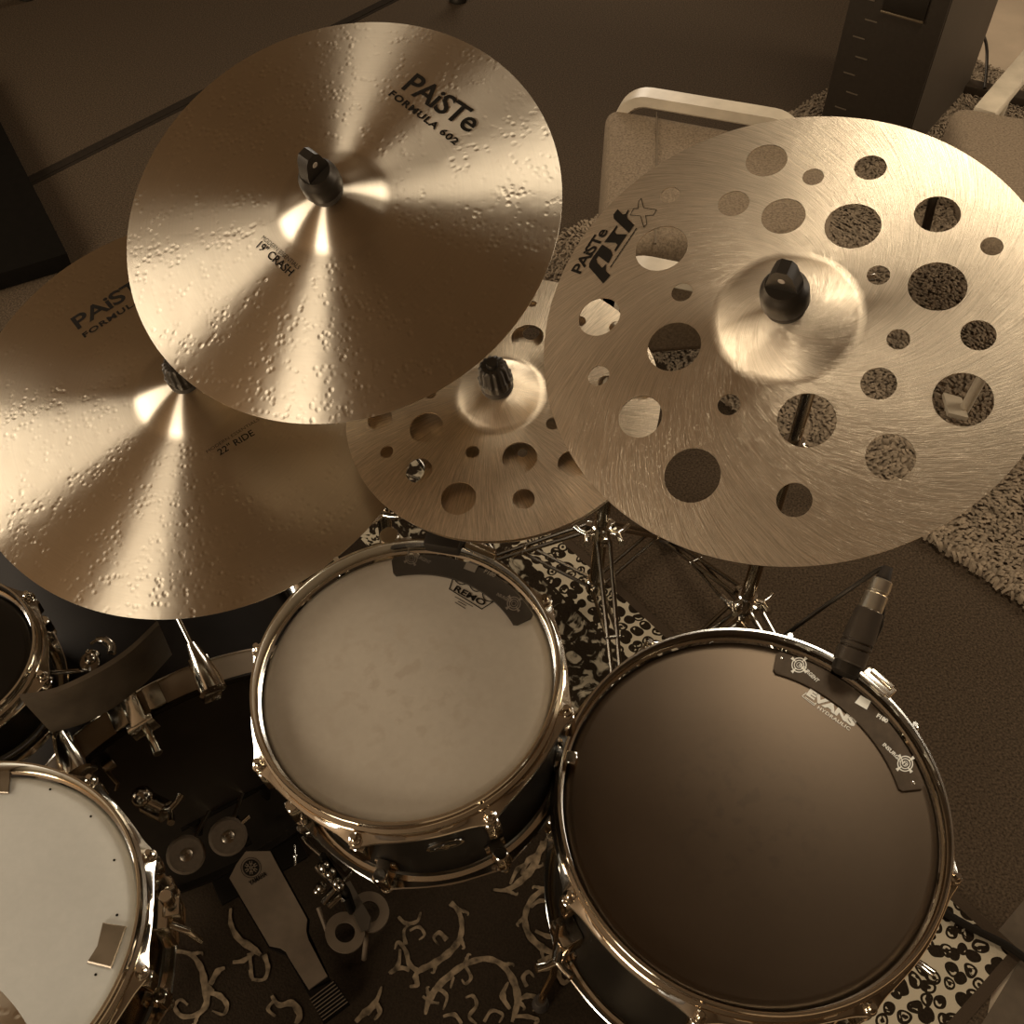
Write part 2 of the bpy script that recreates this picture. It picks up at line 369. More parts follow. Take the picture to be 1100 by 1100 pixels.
# local: x along u1 from the corner, y = perpendicular. find sign so the rug lies towards the drummer
Mi = RM.inverted(); sgn = 1 if (Mi @ at(700, 900)).y > 0 else -1
def rug_mat():
    m = bpy.data.materials.new('woven rug'); m.use_nodes = True; nt = m.node_tree; L = nt.links; b = nt.nodes['Principled BSDF']
    b.inputs['Roughness'].default_value = 0.95; b.inputs['Specular IOR Level'].default_value = 0.02
    tc = N(nt, 'ShaderNodeTexCoord'); sp = N(nt, 'ShaderNodeSeparateXYZ'); L.new(tc.outputs['Object'], sp.inputs[0])
    ax = sp.outputs[0]; ay = math_(nt, 'MULTIPLY', sp.outputs[1], float(sgn))
    d = math_(nt, 'MINIMUM', math_(nt, 'MINIMUM', ax, math_(nt, 'SUBTRACT', RL, ax)), math_(nt, 'MINIMUM', ay, math_(nt, 'SUBTRACT', RW, ay)))
    # honeycomb of dark florets on cream
    wn = N(nt, 'ShaderNodeTexNoise', i_Scale=22.0, i_Detail=1.0); L.new(tc.outputs['Object'], wn.inputs['Vector'])
    mxv = N(nt, 'ShaderNodeVectorMath', operation='MULTIPLY_ADD'); L.new(wn.outputs['Color'], mxv.inputs[0]); mxv.inputs[1].default_value = (0.02, 0.02, 0); L.new(tc.outputs['Object'], mxv.inputs[2])
    vo = N(nt, 'ShaderNodeTexVoronoi', feature='F1', i_Scale=44.0, i_Randomness=0.7, voronoi_dimensions='2D'); L.new(mxv.outputs[0], vo.inputs['Vector'])
    v2 = N(nt, 'ShaderNodeTexVoronoi', feature='DISTANCE_TO_EDGE', i_Scale=44.0, i_Randomness=0.7, voronoi_dimensions='2D'); L.new(mxv.outputs[0], v2.inputs['Vector'])
    lat = math_(nt, 'GREATER_THAN', vo.outputs['Distance'], 0.47)
    sc_ = N(nt, 'ShaderNodeSeparateColor'); L.new(vo.outputs['Color'], sc_.inputs[0])
    inn = math_(nt, 'MULTIPLY', math_(nt, 'LESS_THAN', math_(nt, 'ABSOLUTE', math_(nt, 'SUBTRACT', vo.outputs['Distance'], 0.22)), 0.075), math_(nt, 'GREATER_THAN', math_(nt, 'FRACT', math_(nt, 'ADD', sc_.outputs[0], math_(nt, 'MULTIPLY', wn.outputs['Fac'], 1.2))), 0.45))
    lattice = math_(nt, 'MAXIMUM', lat, inn)
    # leafy band: curls of cream on dark
    n2 = N(nt, 'ShaderNodeTexNoise', i_Scale=26.0, i_Detail=2.5, i_Distortion=2.2); L.new(tc.outputs['Object'], n2.inputs['Vector'])
    leaf = N(nt, 'ShaderNodeMapRange', i_From_Min=0.52, i_From_Max=0.62); L.new(n2.outputs['Fac'], leaf.inputs['Value'])
    # curly light band
    n3 = N(nt, 'ShaderNodeTexNoise', i_Scale=30.0, i_Detail=1.0, i_Distortion=3.0); L.new(tc.outputs['Object'], n3.inputs['Vector'])
    lattice = math_(nt, 'MAXIMUM', lat, math_(nt, 'MULTIPLY', inn, math_(nt, 'GREATER_THAN', n3.outputs['Fac'], 0.5)))
    curl = N(nt, 'ShaderNodeMapRange', i_From_Min=0.56, i_From_Max=0.5); L.new(n3.outputs['Fac'], curl.inputs['Value'])
    def band(a, b_): return math_(nt, 'MULTIPLY', math_(nt, 'GREATER_THAN', d, a), math_(nt, 'LESS_THAN', d, b_))
    tot = math_(nt, 'ADD', math_(nt, 'ADD', math_(nt, 'MULTIPLY', lattice, band(0.018, 0.105)), math_(nt, 'MULTIPLY', math_(nt, 'MULTIPLY', leaf.outputs[0], 0.7), band(0.112, 0.26))),
                math_(nt, 'MULTIPLY', math_(nt, 'MULTIPLY', curl.outputs[0], 0.8), band(0.265, 0.335)))
    mx = N(nt, 'ShaderNodeMix', data_type='RGBA'); L.new(tot, mx.inputs[0])
    nz = N(nt, 'ShaderNodeTexNoise', i_Scale=300.0, i_Detail=3.0); L.new(tc.outputs['Object'], nz.inputs['Vector'])
    base = N(nt, 'ShaderNodeMix', data_type='RGBA'); L.new(nz.outputs['Fac'], base.inputs[0]); base.inputs[6].default_value = (0.007, 0.0045, 0.0025, 1); base.inputs[7].default_value = (0.030, 0.0195, 0.011, 1)
    L.new(base.outputs[2], mx.inputs[6]); mx.inputs[7].default_value = (0.40, 0.32, 0.21, 1)
    mg = N(nt, 'ShaderNodeMix', data_type='RGBA'); L.new(math_(nt, 'LESS_THAN', d, 0.018), mg.inputs[0]); L.new(mx.outputs[2], mg.inputs[6]); mg.inputs[7].default_value = (0.052, 0.034, 0.020, 1)
    L.new(mg.outputs[2], b.inputs['Base Color'])
    bp = N(nt, 'ShaderNodeBump', i_Strength=0.5, i_Distance=0.002); L.new(nz.outputs['Fac'], bp.inputs['Height']); L.new(bp.outputs[0], b.inputs['Normal'])
    return m
SCROLL = mat('gold thread scrollwork', (0.115, 0.078, 0.044), 0.95, noise=(70, 0.75, 5), spec=0.1)
RZ = [0.0046]
m = MB(); ry = sorted((0.0, sgn * RW))
m.prism([(0, ry[0]), (RL, ry[0]), (RL, ry[1]), (0, ry[1])], 0.0, 0.004)
m.mi = 1
RUGZ = 0.005
def ribbon(pts, ws):
    """tapered flat woven stroke, points in the photo's floor plane"""
    q = [Mi @ at(*p, RUGZ) for p in pts]; q = [Vector((v.x, v.y)) for v in q]
    # Catmull-Rom
    out = []; n = len(q)
    for i in range(n - 1):
        a_, b_, c_, d_ = q[max(i - 1, 0)], q[i], q[i + 1], q[min(i + 2, n - 1)]
        for k in range(6):
            t = k / 6; out.append((0.5 * ((2 * b_) + (c_ - a_) * t + (2 * a_ - 5 * b_ + 4 * c_ - d_) * t * t + (3 * b_ - a_ - 3 * c_ + d_) * t ** 3), ws[i] + (ws[i + 1] - ws[i]) * t))
    out.append((q[-1], ws[-1])); prev = None
    for i, (p, w) in enumerate(out):
        a_ = out[max(i - 1, 0)][0]; b_ = out[min(i + 1, len(out) - 1)][0]; d = (b_ - a_).normalized(); nn = Vector((-d.y, d.x)) * w * 0.00055 * (1 + 0.12 * sin(i * 1.3))
        cur = (m.bm.verts.new((p.x - nn.x, p.y - nn.y, RZ[0])), m.bm.verts.new((p.x + nn.x, p.y + nn.y, RZ[0])))
        if prev:
            ff = m.bm.faces.new((prev[0], cur[0], cur[1], prev[1])); ff.material_index = 1
        prev = cur
    RZ[0] += 0.00002
    # leaf curls budding off the outer side
    if len(pts) >= 6:
        for k in range(1, len(pts) - 1, 2):
            a_, b_, c_ = [Vector(pts[j]) for j in (k - 1, k, k + 1)]; d = (c_ - a_).normalized(); nn = Vector((-d.y, d.x)); 
            if ((c_ - b_) - (b_ - a_)).dot(nn) > 0: nn = -nn
            e = b_ + nn * 5; ribbon([tuple(b_ + nn * 1.5), tuple(e + d * 4), tuple(e + nn * 3 + d * 8), tuple(e + nn * 1 + d * 10)], [5, 5, 3.5, 1.2])
for pts, ws in [
    # arch above the bottom edge, centre
    ([(457, 1090), (462, 1072), (478, 1052), (500, 1036), (522, 1030), (540, 1037), (552, 1055), (556, 1075), (550, 1098)], [3, 10, 9, 8, 8, 8, 10, 10, 4]),
    ([(460, 1074), (468, 1062), (480, 1070), (476, 1085)], [2, 7, 5, 2]), ([(500, 1038), (506, 1050), (500, 1057), (496, 1052)], [4, 5, 4, 2]),
    ([(556, 1075), (566, 1070), (576, 1072), (580, 1082), (572, 1086)], [4, 7, 6, 4, 2]), ([(552, 1092), (566, 1092), (578, 1096), (574, 1100)], [4, 6, 5, 3]),
    ([(566, 1060), (562, 1050), (568, 1044), (574, 1050)], [5, 6, 5, 2]), ([(520, 1098), (528, 1086), (540, 1090), (536, 1099)], [4, 5, 4, 2]),
    ([(500, 1072), (508, 1070), (512, 1080), (504, 1092), (512, 1100)], [2, 5, 5, 5, 3]), ([(476, 1092), (488, 1090), (496, 1100)], [3, 6, 4]), ([(454, 1070), (462, 1076), (472, 1078)], [3, 5, 3]),
    ([(546, 1055), (540, 1070), (548, 1084)], [2, 9, 4]), ([(474, 1058), (486, 1050), (484, 1062)], [3, 6, 2]),
    # loop under the rack drum
    ([(484, 970), (492, 978), (496, 992), (494, 1008), (484, 1022), (468, 1034), (452, 1042), (444, 1050)], [8, 7, 7, 8, 10, 10, 8, 3]),
    ([(480, 1010), (472, 1002), (466, 1008), (472, 1016)], [7, 6, 4, 2]), ([(450, 1044), (440, 1036), (436, 1022), (428, 1012), (424, 1020)], [7, 7, 6, 5, 2]),
    ([(440, 1000), (450, 996), (456, 1004), (450, 1010)], [3, 5, 4, 2]), ([(436, 1015), (434, 1000), (442, 992)], [6, 4, 3]), ([(446, 1048), (448, 1058), (440, 1060)], [8, 7, 3]),
    ([(428, 985), (436, 992), (448, 990), (452, 980)], [4, 6, 5, 3]), ([(420, 1046), (430, 1040), (440, 1042)], [3, 6, 6]),
    # C beside the floor drum
    ([(600, 952), (584, 956), (570, 968), (564, 986), (568, 1004), (582, 1018), (598, 1026)], [4, 8, 8, 8, 9, 10, 7]),
    ([(570, 975), (580, 968), (594, 970), (598, 976)], [4, 6, 6, 3]), ([(578, 1034), (590, 1030), (590, 1040), (580, 1042)], [5, 9, 7, 3]), ([(602, 1030), (600, 1046), (606, 1056), (616, 1048)], [7, 7, 7, 3]),
    ([(614, 1040), (622, 1050), (618, 1062)], [5, 6, 3]), ([(575, 1000), (588, 1006), (600, 1008)], [4, 7, 4]),
    # leaf between the two drums
    ([(530, 956), (545, 956), (560, 946), (572, 932), (580, 914), (590, 902), (600, 892)], [3, 7, 10, 12, 10, 10, 6]), ([(560, 940), (568, 924), (580, 916)], [4, 8, 4]), ([(580, 905), (592, 910), (600, 916)], [5, 7, 3]),
    ([(548, 950), (556, 934), (566, 928)], [3, 7, 4]), ([(588, 900), (594, 888), (602, 884)], [4, 6, 4]),
    # scrolls round the pedal
    ([(190, 1022), (206, 1026), (216, 1040), (220, 1058), (222, 1078), (212, 1090), (196, 1092), (188, 1082), (194, 1074), (202, 1080)], [5, 6, 8, 10, 9, 7, 6, 5, 4, 3]),
    ([(222, 1066), (236, 1070), (244, 1080), (240, 1090), (228, 1086)], [6, 7, 6, 4, 2]), ([(226, 1058), (234, 1044), (242, 1040)], [7, 9, 3]), ([(248, 976), (248, 992), (256, 1008), (270, 1018), (280, 1026)], [3, 6, 8, 10, 5]),
    ([(250, 1034), (262, 1032), (272, 1024)], [4, 7, 5]), ([(284, 1026), (288, 1040), (284, 1052), (272, 1052), (268, 1042)], [7, 6, 5, 4, 3]), ([(268, 1024), (270, 1040), (272, 1054)], [6, 4, 3]),
    ([(292, 1070), (300, 1080), (314, 1078), (322, 1090), (318, 1100)], [4, 7, 9, 9, 6]), ([(296, 1074), (288, 1084), (296, 1092)], [4, 5, 3]),
    ([(382, 1098), (392, 1088), (404, 1076), (410, 1060)], [5, 9, 7, 2]), ([(394, 1090), (404, 1080), (408, 1088), (402, 1096)], [6, 8, 6, 3]), ([(418, 1046), (428, 1036), (430, 1020)], [4, 6, 3]),
]: ribbon(pts, ws)
rug = m.build('patterned_rug', [rug_mat(), SCROLL], recalc=False, sharp=None); rug.matrix_world = RM
tag(rug, 'dark oriental rug with gold scrolls and cream floral border under the drums', 'rug')

# ================================================================== CYMBALS
def bow(R, rb, zb, hb, curl=1.35):
    def zf(r):
        if r >= rb: return zb * (1 - min(1.0, (r - rb) / (R - rb)) ** curl)
        t = r / rb
        return zb + hb * (cos(t * pi / 2) ** 0.9 * 0.85 + 0.15 * (1 - t ** 2))
    return zf
def disc_mesh(R, zf, holes=(), t=0.0011, step=0.005, hub=0.0055):
    """round sheet with punched holes, given thickness"""
    loops = []
    def circ(cx, cy, r, n): return [Vector((cx + r * cos(2 * pi * k / n), cy + r * sin(2 * pi * k / n))) for k in range(n)]
    loops.append(circ(0, 0, R, 220)); loops.append(circ(0, 0, hub, 24))
    for (hx, hy, hr) in holes: loops.append(circ(hx, hy, hr, 56))
    pts = []; edges = []
    for lp in loops:
        b = len(pts); pts += lp; edges += [(b + k, b + (k + 1) % len(lp)) for k in range(len(lp))]
    nb = len(pts); r = hub + step * 0.8; k = 0
    while r < R - step * 0.6:
        n = max(20, int(2 * pi * r / (step * 1.25))); 
        for i in range(n):
            p = Vector((r * cos(2 * pi * (i + 0.5 * (k % 2)) / n), r * sin(2 * pi * (i + 0.5 * (k % 2)) / n)))
            if all(hypot(p.x - hx, p.y - hy) > hr + step * 0.45 for hx, hy, hr in holes): pts.append(p)
        r += step; k += 1
    vs, es, fs, *_ = geometry.delaunay_2d_cdt(pts, edges, [], 0, 1e-6)
    def keep(f):
        c = sum((vs[i] for i in f), Vector((0, 0))) / len(f)
        if c.length > R * 1.0001 or c.length < hub * 0.98: return False
        return all(hypot(c.x - hx, c.y - hy) > hr * 0.995 for hx, hy, hr in holes)
    bm = bmesh.new(); A = [bm.verts.new((v.x, v.y, zf(v.length))) for v in vs]; B = [bm.verts.new((v.x, v.y, zf(v.length) - t)) for v in vs]
    for f in fs:
        if not keep(f): continue
        a_ = [A[i] for i in f]; 
        n = (a_[1].co - a_[0].co).cross(a_[2].co - a_[0].co)
        if n.z < 0: a_ = a_[::-1]; f = f[::-1]
        fa = bm.faces.new(a_); fa.smooth = True
        bm.faces.new([B[i] for i in f][::-1]).smooth = True
    be = [e for e in bm.edges if e.is_boundary]
    bi = {v: i for i, v in enumerate(A)}
    for e in be:
        if e.verts[0] in bi and e.verts[1] in bi:
            i, j = bi[e.verts[0]], bi[e.verts[1]]; bm.faces.new((A[i], A[j], B[j], B[i])).smooth = False; e.smooth = False
    for e in be: e.smooth = False
    for v in [v for v in bm.verts if not v.link_faces]: bm.verts.remove(v)
    bmesh.ops.recalc_face_normals(bm, faces=bm.faces[:])
    return bm
def cymbal(name, M, R, rb, zb, hb, material, holes=(), curl=1.35, label='', t=0.0011):
    zf = bow(R, rb, zb, hb, curl); bm = disc_mesh(R, zf, holes, t)
    me = bpy.data.meshes.new(name); bm.to_mesh(me); bm.free(); me.materials.append(material)
    o = bpy.data.objects.new(name, me); C.objects.link(o); o.matrix_world = M; tag(o, label, 'cymbal')
    return o, zf
def holes_from(M, zf, lst):
    """hole = centre in the photo and half width in pixels along the wide way"""
    out = []
    for (px, py, rr) in lst:
        a_ = loc_on(M, px, py, zf); b_ = loc_on(M, px + rr, py, zf); out.append((a_.x, a_.y, (b_ - a_).to_2d().length))
    return out

BR602 = lathed_bronze('lathed bronze', (0.60, 0.505, 0.375), 0.37, 1.0)
BRSW = brushed_bronze('brushed raw bronze', (0.63, 0.505, 0.35), 0.36, 1.1, 190.0, 0.55)
BRST = brushed_bronze('finely brushed bronze', (0.65, 0.52, 0.36), 0.34, 0.15, 110.0, 0.6)

M_crash = frame((-0.1865, 0.9544, 1.0296), (-0.152, -0.412, 0.898))
M_ride = frame((-0.3826, 0.9042, 0.8025), (-0.03, -0.273, 0.961))
M_swiss = frame((0.2502, 0.7306, 1.0589), (-0.282, -0.329, 0.901))
M_stack = frame((-0.0128, 0.838, 0.8635), (-0.129, -0.192, 0.973))

crash, zc = cymbal('crash_cymbal', M_crash, 0.2413, 0.060, 0.018, 0.021, BR602, label='lathed bronze crash cymbal marked 19 inch, topmost at upper left')
ride, zr = cymbal('ride_cymbal', M_ride, 0.2794, 0.066, 0.020, 0.022, BR602, label='large bronze ride cymbal marked 22 inch, partly under the crash at left')
z_sw = bow(0.2286, 0.064, 0.014, 0.021)
hs = [(823.3, 172.3, 22.5), (873.5, 190, 11.7), (935, 180, 17.8), (788, 218.5, 17), (841.5, 232, 24), (916, 242.5, 31), (1007, 230, 25.5), (1065.5, 264.5, 12.7), (719.7, 209.5, 10.5), (710.5, 266.5, 28),
      (943.7, 295.5, 12.8), (1007, 307.5, 32.5), (732.5, 313.7, 11.3), (643.7, 340, 22), (724, 372, 29), (1051, 360, 19.7), (965, 364.5, 13), (643, 403.5, 11.3), (687.7, 447.5, 23.5),
      (783, 434.7, 12.4), (866.5, 451.3, 32.5), (944, 412, 20), (1034.5, 429, 33.7), (743.5, 510.5, 30.8), (853.2, 537, 19.8), (956.5, 490.7, 27.7)]
swiss, zs = cymbal('holed_cymbal', M_swiss, 0.2286, 0.064, 0.014, 0.021, BRSW, holes_from(M_swiss, z_sw, hs), label='big brushed bronze cymbal punched with round holes, at upper right')
z_st = bow(0.1778, 0.050, 0.010, 0.017)
hs2 = [(572, 326.5, 4.5), (566.5, 362, 17.5), (563, 323, 6), (408, 450, 13), (458, 459, 18), (415.5, 485.5, 7), (450, 505.3, 14.2), (492.5, 535.3, 19), (507.5, 485.5, 7.5), (558, 491.7, 19), (594, 455, 7.5),
       (615, 498, 16), (562.5, 536, 12), (463, 423, 6), (652, 411, 9.5), (622, 345, 7.5), (663, 352, 9), (672, 480, 8), (640, 450, 12), (688, 420, 12), (527, 338, 16), (490, 365, 8), (432, 400, 14)]
stack, zk = cymbal('stacked_top_cymbal', M_stack, 0.1778, 0.050, 0.010, 0.017, BRST, holes_from(M_stack, z_st, hs2), label='small brushed bronze cymbal with round holes, between crash and big holed cymbal')
M_low = M_stack @ Matrix.Translation((0, 0, -0.012)) @ Matrix.Rotation(radians(40), 4, 'Z')
hl = [(0.13 * cos(a_), 0.13 * sin(a_), r_) for a_, r_ in ((0.4, 0.012), (1.3, 0.02), (2.2, 0.008), (3.1, 0.018), (4.0, 0.011), (4.6, 0.007), (5.7, 0.015))]
p_ = loc_on(M_low, 562, 490, lambda r: 0.0); hl.append((p_.x, p_.y, 0.0055)); p_ = loc_on(M_low, 571, 361, lambda r: 0.0); 
hl = [h for h in hl if hypot(h[0] - p_.x, h[1] - p_.y) > .04] + [(p_.x, p_.y, 0.010)]
hl = [h for i, h in enumerate(hl) if all(hypot(h[0] - g[0], h[1] - g[1]) > h[2] + g[2] + .004 for g in hl[:i])]
low, _ = cymbal('stacked_bottom_cymbal', M_low, 0.174, 0.049, 0.008, 0.010, BRST, hl, label='thin bronze cymbal glimpsed beneath and through the small holed cymbal')

# ---- printing on the cymbals
def printed(parent, M, fn, mt=INK, name='printed_logo'):
    mb = MB(); fn(mb); o = mb.build(name, mt, recalc=False, sharp=None, parent=parent); return o
def f(mb):
    print_text(M_crash, zc, 'PAiSTe', (431, 95), (503.5, 143), 23, mb=mb, bold=0.016, spacing=0.93)
    print_text(M_crash, zc, 'FORMULA 602', (417, 102), (488.5, 156), 7.2, mb=mb, bold=0.03, spacing=1.15)
printed(crash, M_crash, f)
def f(mb):
    print_text(M_crash, zc, 'MODERN ESSENTIALS', (280.5, 256.5), (320, 290), 4.2, mb=mb, bold=-0.005)
    print_text(M_crash, zc, '19" CRASH', (275, 265.5), (310.5, 297), 8.2, mb=mb, bold=0.012)
printed(crash, M_crash, f, name='printed_size')
def f(mb):
    print_text(M_ride, zr, 'PAiSTe', (84, 354), (168, 302), 20, mb=mb, bold=0.016, spacing=0.93)
    print_text(M_ride, zr, 'FORMULA 602', (91, 363), (178, 308), 7.2, mb=mb, bold=0.03, spacing=1.15)
printed(ride, M_ride, f)
def f(mb):
    print_text(M_ride, zr, 'MODERN ESSENTIALS', (223, 487), (279, 451.5), 3.6, mb=mb, bold=-0.005)
    print_text(M_ride, zr, '22" RIDE', (236.5, 489.5), (274, 467), 8, mb=mb, bold=0.012)
printed(ride, M_ride, f, name='printed_size')
def f(mb):
    Z = lambda *q: [(600 + a_ / 9.167, 200 + b_ / 9.167) for a_, b_ in q]
    print_text(M_swiss, zs, 'PAiSTe', Z((212, 868))[0], Z((490, 440))[0], 12, mb=mb, bold=0.02, spacing=0.86)
    print_poly(M_swiss, zs, Z((440, 960), (300, 800), (302, 762), (345, 690), (392, 688), (372, 718), (382, 755), (428, 806), (470, 768), (465, 835), (510, 880)), mb)
    print_poly(M_swiss, zs, Z((345, 692), (430, 575), (515, 630), (532, 680), (490, 762), (455, 735), (392, 688)), mb)
    print_poly(M_swiss, zs, Z((450, 555), (575, 385), (580, 405), (552, 450), (575, 476), (675, 475), (562, 645), (550, 635), (580, 580), (562, 560)), mb)
    print_poly(M_swiss, zs, Z((583, 228), (632, 280), (660, 275), (690, 228), (692, 245), (672, 290), (682, 322), (745, 385), (690, 462), (545, 322), (540, 282)), mb)
    pl = Z((782, 222), (790, 150), (815, 122), (838, 215), (965, 235), (935, 288), (858, 292), (870, 375), (840, 405), (808, 295), (705, 287), (738, 225)); print_line(M_swiss, zs, pl + [pl[0]], 0.0006, mb)
    for k in range(12):
        t = k / 12; a_ = (512 + 262 * t, 798 - 390 * t); b_ = (a_[0] + 15, a_[1] - 22); print_line(M_swiss, zs, Z(a_, b_), 0.0010, mb)
printed(swiss, M_swiss, f)

# ================================================================== STANDS
def wing_top(M, zf, kind, spin, parent):
    """felt washer and nut sitting on the bell, in the cymbal's frame"""
    zt = zf(0.0)
    fm = MB(); fm.lathe([(0.005, zt - 0.003), (0.0165, zt - 0.003), (0.018, zt - 0.001), (0.018, zt + 0.005), (0.0165, zt + 0.007), (0.005, zt + 0.007)], 32, M, close=True)
    fo = fm.build('felt_washer', RUBBER, parent)
    nm = MB()
    if kind == 'wing':
        nm.lathe([(0.0001, zt + 0.007), (0.0190, zt + 0.007), (0.0212, zt + 0.010), (0.0212, zt + 0.024), (0.0200, zt + 0.029), (0.0175, zt + 0.0315), (0.0160, zt + 0.036), (0.0001, zt + 0.037)], 36, M)
        Q = M @ Matrix.Rotation(spin, 4, 'Z') @ Matrix.Translation((0, 0, zt + 0.028)) @ Matrix.Rotation(radians(90), 4, 'X')
        # tapering fin with a hole near its tip
        out = [(-0.0155, 0.0), (-0.0125, 0.016), (-0.0075, 0.030), (-0.0030, 0.035), (0.0060, 0.035), (0.0100, 0.030), (0.0125, 0.018), (0.0155, 0.0)]
        n = 20; hole = [(0.001 + 0.003 * cos(2 * pi * k / n), 0.0185 + 0.003 * sin(2 * pi * k / n)) for k in range(n)]
        nm.prism(out, -0.0068, 0.0068, Q)
        nm.build('wing_nut', BLACKP, parent)
        dm = MB(); Q2 = Q @ Matrix.Translation((0.001, 0.0225, 0)); dm.cyl(Q2 @ Vector((0, 0, -0.0072)), Q2 @ Vector((0, 0, 0.0072)), 0.0032, seg=14); dm.build('nut_hole', mat('grey plug', (0.22, 0.17, 0.12), .5), parent)
    else:
        def rf(t, i): return 0.0008 * cos(14 * t) if 1 < i < 6 else 0
        nm.lathe([(0.0001, zt + 0.006), (0.0175, zt + 0.006), (0.0185, zt + 0.009), (0.0185, zt + 0.017), (0.0165, zt + 0.019), (0.0150, zt + 0.034), (0.012, zt + 0.037), (0.0065, zt + 0.0375), (0.006, zt + 0.043), (0.0001, zt + 0.043)], 84, M, rf=rf)
        nm.build('cap_nut', BLACKP, parent)
    um = MB(); um.lathe([(0.0045, -0.016 + zt - 0.004), (0.017, zt - 0.018), (0.017, zt - 0.006), (0.0045, zt - 0.004)], 28, M, close=True); um.build('lower_felt', FELT, parent)
    rm = MB(); rm.cyl(M @ Vector((0, 0, zt - 0.045)), M @ Vector((0, 0, zt + 0.012)), 0.004); rm.build('threaded_rod', CHROME, parent)
    return M @ Vector((0, 0, zt - 0.042))
def wing_bolt(mb, c, ax, s=1.0):
    c = Vector(c); ax = Vector(ax).normalized(); mb.cyl(c - ax * 0.008 * s, c + ax * 0.016 * s, 0.0055 * s, seg=14)
    sd = ax.cross(Vector((0, 0, 1))).normalized() if abs(ax.z) < 0.9 else Vector((1, 0, 0)); up = sd.cross(ax)
    for k in (-1, 1):
        mb.tube([c + ax * 0.012 * s, c + ax * 0.020 * s + sd * k * 0.010 * s, c + ax * 0.026 * s + sd * k * 0.021 * s + up * 0.003 * s], [0.005 * s, 0.0042 * s, 0.0052 * s], 10)
def stand(name, label, M, zf, nut, spin, base, hub, topz, leg_az, leg_r, hubz=0.25, rt=0.0125):
    """tripod cymbal stand: pole, boom, three braced legs"""
    b = Vector((base[0], base[1], 0)); o = empty(name, b, label, 'cymbal stand'); bpy.context.view_layer.update()
    P_ = o.matrix_world.inverted()
    ML = P_ @ M
    end = wing_top(ML, zf, nut, spin, o)
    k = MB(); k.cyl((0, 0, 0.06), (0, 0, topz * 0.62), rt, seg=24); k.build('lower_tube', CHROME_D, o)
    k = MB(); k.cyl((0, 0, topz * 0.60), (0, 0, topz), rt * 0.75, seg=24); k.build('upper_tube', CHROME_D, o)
    k = MB(); k.cyl((0, 0, topz * 0.60 - 0.012), (0, 0, topz * 0.60 + 0.026), rt * 1.35, seg=24); wing_bolt(k, (rt * 1.2, 0, topz * .6 + .01), (0.7, -0.7, 0)); k.build('height_clamp', CHROME, o)
    k = MB(); k.sphere((0, 0, topz), rt * 1.5); wing_bolt(k, (0, -rt, topz), (0.3, -1, 0.1)); k.build('tilter', CHROME, o)
    k = MB(); back = (Vector((0, 0, topz)) - end).normalized() * 0.07; k.cyl(Vector((0, 0, topz)) + back, end, 0.0055, seg=16); k.build('boom_arm', CHROME_D, o)
    # leg hub with wing screws
    k = MB(); k.cyl((0, 0, hubz - 0.02), (0, 0, hubz + 0.02), rt * 1.45, seg=24)
    for a_ in leg_az: k.box((0, 0, 0), (0.02, 0.012, 0.022), Matrix.Translation((cos(a_) * rt * 1.5, sin(a_) * rt * 1.5, hubz)) @ Matrix.Rotation(a_, 4, 'Z'), 0.002)
    wing_bolt(k, (-rt * 1.1, -rt * .6, hubz + .005), (-1, -0.5, 0.2), 1.1); wing_bolt(k, (rt * 1.2, -rt * .3, hubz + .002), (1, -0.35, 0.1), 1.1)
    k.build('leg_collar', CHROME, o)
    for a_ in leg_az:
        dx, dy = cos(a_), sin(a_); n = Vector((-dy, dx, 0)) * 0.011; lg = MB()
        foot = Vector((dx * leg_r, dy * leg_r, 0.014)); top = Vector((dx * rt * 1.8, dy * rt * 1.8, hubz))
        for s_ in (-1, 1): lg.tube([top + n * s_, foot + n * s_ * 0.6], 0.0042, 8)
        mid = top.lerp(foot, 0.55); low = Vector((dx * rt, dy * rt, 0.075))
        for s_ in (-1, 1): lg.tube([low + n * s_ * 0.9, mid + n * s_ * 0.9], 0.0036, 8)
        lg.cyl(mid - n * 1.3, mid + n * 1.3, 0.004, seg=10)
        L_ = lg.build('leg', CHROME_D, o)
        ft = MB(); ft.tube([foot + Vector((dx, dy, 0)) * -0.03 + Vector((0, 0, .012)), foot + Vector((0, 0, 0.0)), foot + Vector((dx * .012, dy * .012, -0.003))], [0.010, 0.0115, 0.009], 14); ft.build('rubber_foot', RUBBER, L_)
    k = MB(); k.cyl((0, 0, 0.055), (0, 0, 0.09), rt * 1.4, seg=20); k.build('lower_collar', CHROME, o)
    return o
stand('cymbal_stand', 'chrome tripod stand with boom carrying the small holed cymbals', M_stack, zk, 'cap', 0, (0.16, 1.16), 0, 0.66, [radians(a_) for a_ in (38, 158, 278)], 0.25, hubz=0.235)
stand('cymbal_stand', 'chrome tripod stand carrying the big holed cymbal at right', M_swiss, zs, 'wing', radians(-25), (0.43, 1.09), 0, 0.86, [radians(a_) for a_ in (117, 300, 215)], 0.26, hubz=0.12)
stand('cymbal_stand', 'chrome stand hidden behind the crash cymbal it carries', M_crash, zc, 'wing', radians(50), (-0.25, 1.45), 0, 0.80, [radians(a_) for a_ in (80, 200, 320)], 0.28)
stand('cymbal_stand', 'chrome boom stand under the ride cymbal behind the rack drum', M_ride, zr, 'cap', 0, (-0.17, 0.87), 0, 0.655, [radians(a_) for a_ in (60, 180, 300)], 0.22, hubz=0.2)

